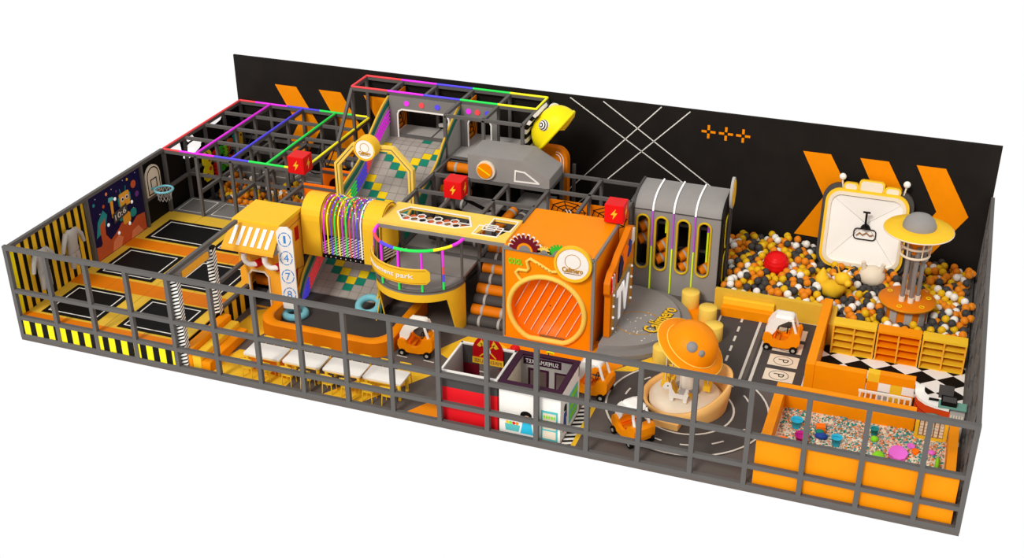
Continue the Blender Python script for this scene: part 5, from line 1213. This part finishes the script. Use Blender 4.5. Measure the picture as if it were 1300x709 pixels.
q = MB(); q.box(12.98, 1.65, 0, 13.42, 1.9, 1.12, 'black'); q.box(13.0, 1.64, 1.12, 13.4, 1.9, 1.2, 'red'); q.ball((13.25, 1.75, 1.3), .13, 'red', 14, 8); q.ball((13.05, 1.72, 1.22), .07, 'tile_green', 10, 6); q.build('cabinet_body', mb_)
mk = thing('supermarket_kiosk', 'roofless white supermarket kiosk with dark plum rim and open doorway', 'play kiosk', (14.2, .85, 0))
X0, X1, Y0, Y1, H = 13.44, 14.93, .14, 1.6, 1.36
q = MB(); q.box(X0, Y0, 0, X1, Y0 + .05, H, 'white'); fw = q.build('front_wall', mk)
q = MB(); q.box(X0, Y0 + .05, 0, X0 + .05, Y1, H, 'cream'); q.build('side_wall', mk)
q = MB(); q.box(X1 - .05, Y0 + .05, 0, X1, Y1, H, 'white'); sw = q.build('side_wall', mk)
q = MB()
for a in ((X0 - .02, Y0 - .02, X1 + .02, Y0 + .13), (X0 - .02, Y1 - .12, X1 + .02, Y1 + .02), (X0 - .02, Y0 + .13, X0 + .12, Y1 - .12), (X1 - .12, Y0 + .13, X1 + .02, Y1 - .12)): q.box(a[0], a[1], H, a[2], a[3], H + .05, 'plum')
q.build('top_rim', mk)
q = MB(); yb = Y1 - .08
q.box(X0 + .05, yb, 0, 13.66, Y1 - .02, H, 'grey_pale'); q.box(13.66, yb, 1.02, 14.93, Y1 - .02, H, 'grey_pale'); q.box(13.66, yb, 0, 14.2, Y1 - .02, .35, 'grey_pale'); q.box(14.2, yb, 0, 14.34, Y1 - .02, 1.02, 'grey_pale')
polyline(q, FX(yb), [(13.7, .38), (14.16, .38), (14.16, 1.0), (13.7, 1.0)], .05, .02, 'plum', 0, True); polyline(q, FX(yb), [(14.36, 0), (14.36, 1.0), (14.86, 1.0), (14.86, 0)], .04, .02, 'plum'); bw = q.build('back_wall', mk)
q = MB(); plate(q, FX(yb), [(13.55, 1.12), (14.5, 1.12), (14.5, 1.32), (13.55, 1.32)], .012, 'plum'); q.text('SUPERMARKET', lambda a, b_, c=0.0: FX(yb)(a, b_, c + .012), 14.02, 1.22, .82, .11, 'white', .006, mirror=True); q.build('sign_lettering', bw)
F_ = FX(Y0)
q = MB(); plate(q, F_, [(14.47, .02), (14.87, .02), (14.87, .86), (14.47, .86)], .008, 'aqua'); plate(q, F_, [(14.51, .1), (14.83, .1), (14.83, .8), (14.51, .8)], .006, 'cream', .008)
for z in (.62, .38): plate(q, F_, [(14.51, z - .06), (14.83, z - .06), (14.83, z - .02), (14.51, z - .02)], .006, 'aqua', .014)
for i in range(5):
    plate(q, F_, [(14.53 + i * .06, .66), (14.57 + i * .06, .66), (14.57 + i * .06, .74), (14.53 + i * .06, .74)], .006, 'lime', .014)
    plate(q, F_, [(14.53 + i * .06, .42), (14.57 + i * .06, .42), (14.57 + i * .06, .52), (14.53 + i * .06, .52)], .006, 'wood', .014)
q.build('shelf_picture', fw)
q = MB(); disc(q, F_, 14.1, .62, .14, .008, 'black', 20, 0, .11); disc(q, F_, 14.12, .52, .1, .006, 'skin', 18, .008); plate(q, F_, [(13.96, .1), (14.28, .1), (14.22, .42), (14.02, .42)], .008, 'cyan'); plate(q, F_, [(13.6, .12), (13.92, .12), (13.95, .3), (13.58, .3)], .008, 'aqua')
for i, m_ in enumerate(('yellow', 'lime', 'red', 'orange')): disc(q, F_, 13.64 + i * .08, .34, .04, .006, m_, 12)
q.build('shopper_picture', fw)
F_ = FP(X1)
q = MB(); plate(q, F_, [(.8, .15), (1.45, .15), (1.45, .95), (.8, .95)], .008, 'aqua'); 
for z in (.3, .55, .8): plate(q, F_, [(.86, z - .07), (1.39, z - .07), (1.39, z + .07), (.86, z + .07)], .006, 'lime', .008)
disc(q, F_, .5, .8, .09, .008, 'black', 16); plate(q, F_, [(.35, .2), (.6, .2), (.56, .68), (.42, .68)], .008, 'blue'); plate(q, F_, [(.56, .5), (.62, .5), (.6, .85), (.55, .8)], .008, 'black'); q.build('side_picture', sw)
q = MB(); q.tube([(14.07, 1.7, 1.4), (14.12, 1.7, 1.46), (14.2, 1.68, 1.47), (14.26, 1.68, 1.42)], [.02, .05, .05, .02], 'yellow_bright', 8); q.tube([(14.1, 1.72, .0), (14.12, 1.7, 1.4)], .015, 'steel', 6)
tag(q.build('banana_sign'), 'yellow banana shape on a thin post behind the supermarket kiosk', 'sign')

# ================================================================== SHOP CORNER
cf_ = thing('checkered_floor_mat', 'black and white diamond checkered floor mat of the shop corner', 'floor mat', (21.8, 4.8, 0))
q = MB(); q.box(20.1, 3.1, 0, 23.6, 6.7, .015, 'black')
dx, dy = .76, .62
def clip(poly):
    for ax, lim, sg_ in ((0, 20.1, 1), (0, 23.6, -1), (1, 3.1, 1), (1, 6.7, -1)):
        out_ = []
        for i_ in range(len(poly)):
            a_, b2 = poly[i_ - 1], poly[i_]; da, db = sg_ * (a_[ax] - lim), sg_ * (b2[ax] - lim)
            if (da >= 0) != (db >= 0): t_ = da / (da - db); out_.append((a_[0] + (b2[0] - a_[0]) * t_, a_[1] + (b2[1] - a_[1]) * t_))
            if db >= 0: out_.append(b2)
        poly = out_
        if not poly: return poly
    return poly
for i in range(-1, 7):
    for j in range(-1, 7):
        cx, cy = 20.67 + (i - 1) * dx, 6.2 + (j - 5) * dy
        pl = [(cx - dx / 2, cy), (cx, cy - dy / 2), (cx + dx / 2, cy), (cx, cy + dy / 2)]
        pl = clip(pl)
        if len(pl) > 2: plate(q, FZ(.015), pl, .003, 'white')
q.build('mat', cf_)
pw = thing('padded_barrier', 'orange padded wall between the parking bays and the shop corner', 'padded wall', (19.95, 5.6, 0))
box('wall_block', pw, (19.87, 4.15, 0, 20.1, 7.6, .9), 'orange_wall', bevel=.02); box('wall_block', pw, (20.1, 4.15, 0, 21.32, 4.35, .9), 'orange_wall', bevel=.02)
mo = thing('patchwork_barrier', 'patchwork wall of white, yellow and orange squares in the shop corner', 'padded wall', (21.9, 4.3, 0))
q = MB()
pal = [['yellow', 'orange', 'orange', 'orange'], ['orange', 'white', 'yellow', 'white'], ['orange_deep', 'grey_pale', 'yellow', 'orange'], ['orange', 'cream', 'amber', 'orange_deep']]
for i in range(4):
    for j in range(4): q.box(21.34 + i * .275, 4.2, j * .225, 21.34 + (i + 1) * .275, 4.42, (j + 1) * .225, pal[3 - j][i])
q.build('wall_block', mo)
for i, (x, m1, m2) in enumerate(((20.26, 'yellow', 'amber'), (21.36, 'orange_wall', 'orange_hot'), (22.46, 'yellow', 'amber'))):
    t = thing('toy_shelf', ['yellow open toy shelf with eight compartments, left of three', 'orange open toy shelf with eight compartments, middle of three', 'yellow open toy shelf with eight compartments, right of three'][i], 'shelf', (x + .54, 6.5, 0), 'toy shelves against the ball pit')
    q = MB(); w_ = 1.07
    q.box(x, 6.3, .84, x + w_, 6.68, .9, m1); q.box(x, 6.62, 0, x + w_, 6.68, .84, m2)
    q.build('cabinet_body', t)
    for k in range(3): q = MB(); q.box(x + k * (w_ - .04) / 2, 6.32, 0, x + k * (w_ - .04) / 2 + .04, 6.62, .84, 'amber'); q.build('divider', t)
    for k in range(4): q = MB(); q.box(x + .04, 6.34, .02 + k * .205, x + w_ - .04, 6.62, .05 + k * .205, m1); q.build('shelf_board', t)
# white railing
wr = thing('white_railing', 'low white picket railing behind the sand pit wall', 'railing', (21.9, 3.6, 0))
q = MB(); q.box(21.2, 3.58, .72, 22.4, 3.63, .77, 'rail_white'); q.box(21.2, 3.58, .2, 22.4, 3.63, .25, 'rail_white'); q.build('rail', wr)
for i in range(10): MB().box(21.22 + i * .128, 3.585, .02, 21.26 + i * .128, 3.625, .74, 'rail_white').build('baluster', wr)
# counter
co_ = thing('checkout_counter', 'curved white-topped counter with red-orange front in the shop corner', 'counter', (23.0, 3.5, 0))
cp0 = [(22.48, 3.98), (22.5, 3.8), (22.58, 3.62), (22.75, 3.46), (22.98, 3.38), (23.28, 3.34)]; cp1 = [(22.66, 3.98), (22.68, 3.86), (22.76, 3.74), (22.9, 3.64), (23.08, 3.58), (23.28, 3.56)]
q = MB(); q.grid([[(*p, z) for p in cp0] for z in (0, .78)], 'counter_red', True); q.grid([[(*p, z) for p in cp1] for z in (0, .78)], 'counter_red', True); q.add([(22.48, 3.98, 0), (22.66, 3.98, 0), (22.66, 3.98, .78), (22.48, 3.98, .78)], [(0, 1, 2, 3)], 'counter_red')
for z in (.3, .55): q.tube([(p[0] - .004, p[1] - .006, z) for p in cp0], .008, 'maroon', 5)
q.box(23.28, 3.33, 0, 23.6, 3.57, .78, 'grey_pale'); q.build('counter_body', co_)
q = MB(); q.loopring  # top
q.prism([(p[0] - .03, p[1] - .03, .78) for p in cp0] + [(p[0], p[1] + .02, .78) for p in reversed(cp1)], (0, 0, .07), 'white'); q.box(22.45, 3.9, .85, 22.66, 4.02, .95, 'white'); q.build('countertop', co_)
q = MB(); q.box(23.0, 3.3, .86, 23.62, 3.6, .89, 'glass_green'); q.build('glass_top', co_)
q = MB()
for i in range(5): q.box(23.3 + i * .06, 3.32, .1, 23.33 + i * .06, 3.335, .7, 'cream')
q.build('side_grille', co_)
mn = thing('cash_register', 'black cash register with an upright grey screen on the curved counter', 'cash register', (23.1, 3.6, .89))
q = MB(); q.hexa([(22.98, 3.66, .9), (23.3, 3.66, .9), (23.3, 3.7, .9), (22.98, 3.7, .9), (22.96, 3.72, 1.2), (23.3, 3.72, 1.2), (23.3, 3.76, 1.2), (22.96, 3.76, 1.2)], 'grey_dark'); q.build('screen', mn)
q = MB(); q.box(23.05, 3.36, .89, 23.4, 3.66, .99, 'black'); q.box(23.08, 3.38, .99, 23.38, 3.6, 1.0, 'grey_dark'); q.build('till', mn)
q = MB(); q.box(22.78, 3.55, .86, 23.0, 3.6, .9, 'black'); tag(q.build('barcode_scanner'), 'flat black scanner bar lying beside the register', 'scanner')

# ================================================================== SAND PIT
spt = thing('sand_pit', 'orange walled sensory pit filled with coloured pebbles at the front right corner', 'sand pit', (21.4, 1.6, 0))
box('front_wall', spt, (19.38, .08, 0, 23.56, .16, 1.24), 'orange_wall'); box('side_wall', spt, (19.38, .17, 0, 19.6, 2.92, .9), 'orange_wall'); box('side_wall', spt, (23.3, .17, 0, 23.5, 2.7, .9), 'orange_wall'); box('back_wall', spt, (19.38, 2.92, 0, 22.55, 3.08, .9), 'orange_wall')
box('pit_floor', spt, (19.6, .17, 0, 23.3, 2.92, .34), 'cream')
PC = ['cream', 'skin', 'teal', 'tile_green', 'orange_deep', 'grey', 'grey_pale', 'wood', 'salmon', 'teal', 'cream']
q = MB(); ico = [(0, 0, 1), (.9, 0, -.4), (-.45, .78, -.4), (-.45, -.78, -.4)]
ov = [(1, 0, 0), (0, 1, 0), (-1, 0, 0), (0, -1, 0), (0, 0, 1), (0, 0, -1)]; of = [(0, 1, 4), (1, 2, 4), (2, 3, 4), (3, 0, 4), (1, 0, 5), (2, 1, 5), (3, 2, 5), (0, 3, 5)]
for i in range(6000):
    x, y = random.uniform(19.63, 23.27), random.uniform(.2, 2.9)
    z = .35 + .02 * sin(x * 5) * sin(y * 4); r_ = random.uniform(.022, .042); a_ = random.uniform(0, 3)
    q.add([(x + r_ * (v[0] * cos(a_) - v[1] * sin(a_)), y + r_ * (v[0] * sin(a_) + v[1] * cos(a_)), z + r_ * v[2] * .8) for v in ov], of, random.choice(PC))
o = q.build('pebbles'); tag(o, 'mixed cream, teal and orange pebbles filling the sensory pit', 'pebbles', kind='stuff')
gt = thing('lattice_gate', 'yellow framed white lattice gate at the back of the pebble pit', 'gate', (22.95, 2.8, 0))
q = MB(); F_ = FX(2.72)
ringp(q, F_, [(22.57, .32), (23.28, .32), (23.28, .92), (22.57, .92)], [(22.65, .4), (23.2, .4), (23.2, .84), (22.65, .84)], .06, 'yellow'); q.build('frame', gt)
q = MB(); plate(q, F_, [(22.65, .4), (23.2, .4), (23.2, .84), (22.65, .84)], .01, 'wood', -.03)
for i in range(5): 
    for k in range(5): plate(q, F_, [(22.67 + i * .11, .42 + k * .085), (22.75 + i * .11, .42 + k * .085), (22.75 + i * .11, .485 + k * .085), (22.67 + i * .11, .485 + k * .085)], .02, 'cream', -.02)
q.build('lattice', gt)
sh = MB(); sh.lathe([(.3, 0), (.28, .06), (.18, .1), (.001, .12)], (22.93, 3.02, .62), 'glass_green', 20); sh.cyl((22.93, 3.02, .0), .2, .62, 'grey_pale', 20); tag(sh.build('round_pouf'), 'pale green domed round seat just behind the lattice gate', 'seat')
def bucket(x, y, r, h, m_, lab):
    t = thing('sand_bucket', lab, 'bucket', (x, y, .34)); q = MB(); q.lathe([(r * .72, 0), (r, h), (r * 1.1, h), (r * 1.1, h + .02), (r * .92, h + .02), (r * .66, .02), (.001, .02)], (x, y, .36), m_, 20); q.build('tub', t)
    q = MB(); q.tube([(x + r * 1.05 * cos(i * PI / 10), y + .02, .36 + h + r * .25 * sin(i * PI / 10)) for i in range(11)], .008, m_, 5); q.build('handle', t)
bucket(20.0, 2.15, .13, .2, 'cyan', 'light blue toy bucket at the left of the pebble pit'); bucket(20.2, 1.55, .15, .22, 'magenta', 'magenta toy bucket in the pebble pit'); bucket(20.95, 1.75, .12, .2, 'cyan', 'bright cyan toy bucket in the middle of the pebble pit')
bucket(21.72, 2.45, .09, .16, 'teal', 'small teal toy bucket with tall handle by the pit back wall')
def toy(nm, lab, fn):
    q = MB(); fn(q); tag(q.build(nm), lab, 'toy')
toy('sand_block', 'orange toy block behind the blue boat toy', lambda q: q.cbox((20.55, 2.15, .45), (.2, .18, .18), 'orange_hot', .2))
toy('sand_block', 'orange toy block at the left front of the pebble pit', lambda q: q.cbox((19.72 + .1, 1.35, .45), (.18, .16, .18), 'orange_hot', .1))
toy('toy_boat', 'small blue and green toy boat in the pebble pit', lambda q: (q.ball((20.6, 1.9, .42), .13, 'blue', 12, 6, (1.2, .8, .6)), q.ball((20.55, 1.98, .47), .1, 'tile_green', 10, 6, (1.1, .8, .6))))
toy('toy_leaf', 'green leaf-shaped toy scoop in the pebble pit', lambda q: q.ball((21.9, 1.45, .43), .15, 'lime', 12, 6, (1, 1.3, .45), Matrix.Rotation(.5, 3, 'X')))
toy('toy_tray', 'bright pink wavy toy tray in the pebble pit', lambda q: q.prism([V3((22.3 + (.17 + .02 * (i % 2)) * cos(i * PI / 10 + .3) * (1.1 if i % 5 else 1.25), 1.75 + (.17 + .02 * (i % 2)) * sin(i * PI / 10 + .3) * 1.1, .4 + .05 * sin(i * PI / 10))) for i in range(20)], (0, -.02, .1), 'pink'))
toy('toy_pot', 'yellow toy pot near the right wall of the pebble pit', lambda q: q.lathe([(.07, 0), (.12, .1), (.1, .13), (.001, .12)], (23.02, .95 + .25, .36), 'lime', 14))
toy('toy_leaf', 'green leaf-shaped toy scoop leaning against the right wall of the pit', lambda q: q.ball((23.24 - .1, 1.6, .48), .15, 'lime', 12, 6, (.35, 1.2, 1.0)))
toy('toy_bowl', 'small pink toy bowl below the lattice gate', lambda q: q.lathe([(.05, 0), (.1, .06), (.08, .06), (.001, .03)], (22.55, 2.2, .36), 'pink', 14))
toy('toy_cup', 'small orange toy cup below the lattice gate', lambda q: q.lathe([(.06, 0), (.08, .1), (.06, .1), (.001, .03)], (22.66, 2.0, .36), 'orange_hot', 12))
toy('toy_star', 'small pink toy mould to the right below the lattice gate', lambda q: q.ball((23.0, 2.1, .41), .08, 'pink', 10, 6, (1.2, 1, .6)))
toy('toy_mould', 'small lime toy mould next to the teal bucket', lambda q: q.ball((21.75, 2.2, .41), .09, 'lime', 10, 6, (1, 1, .8)))
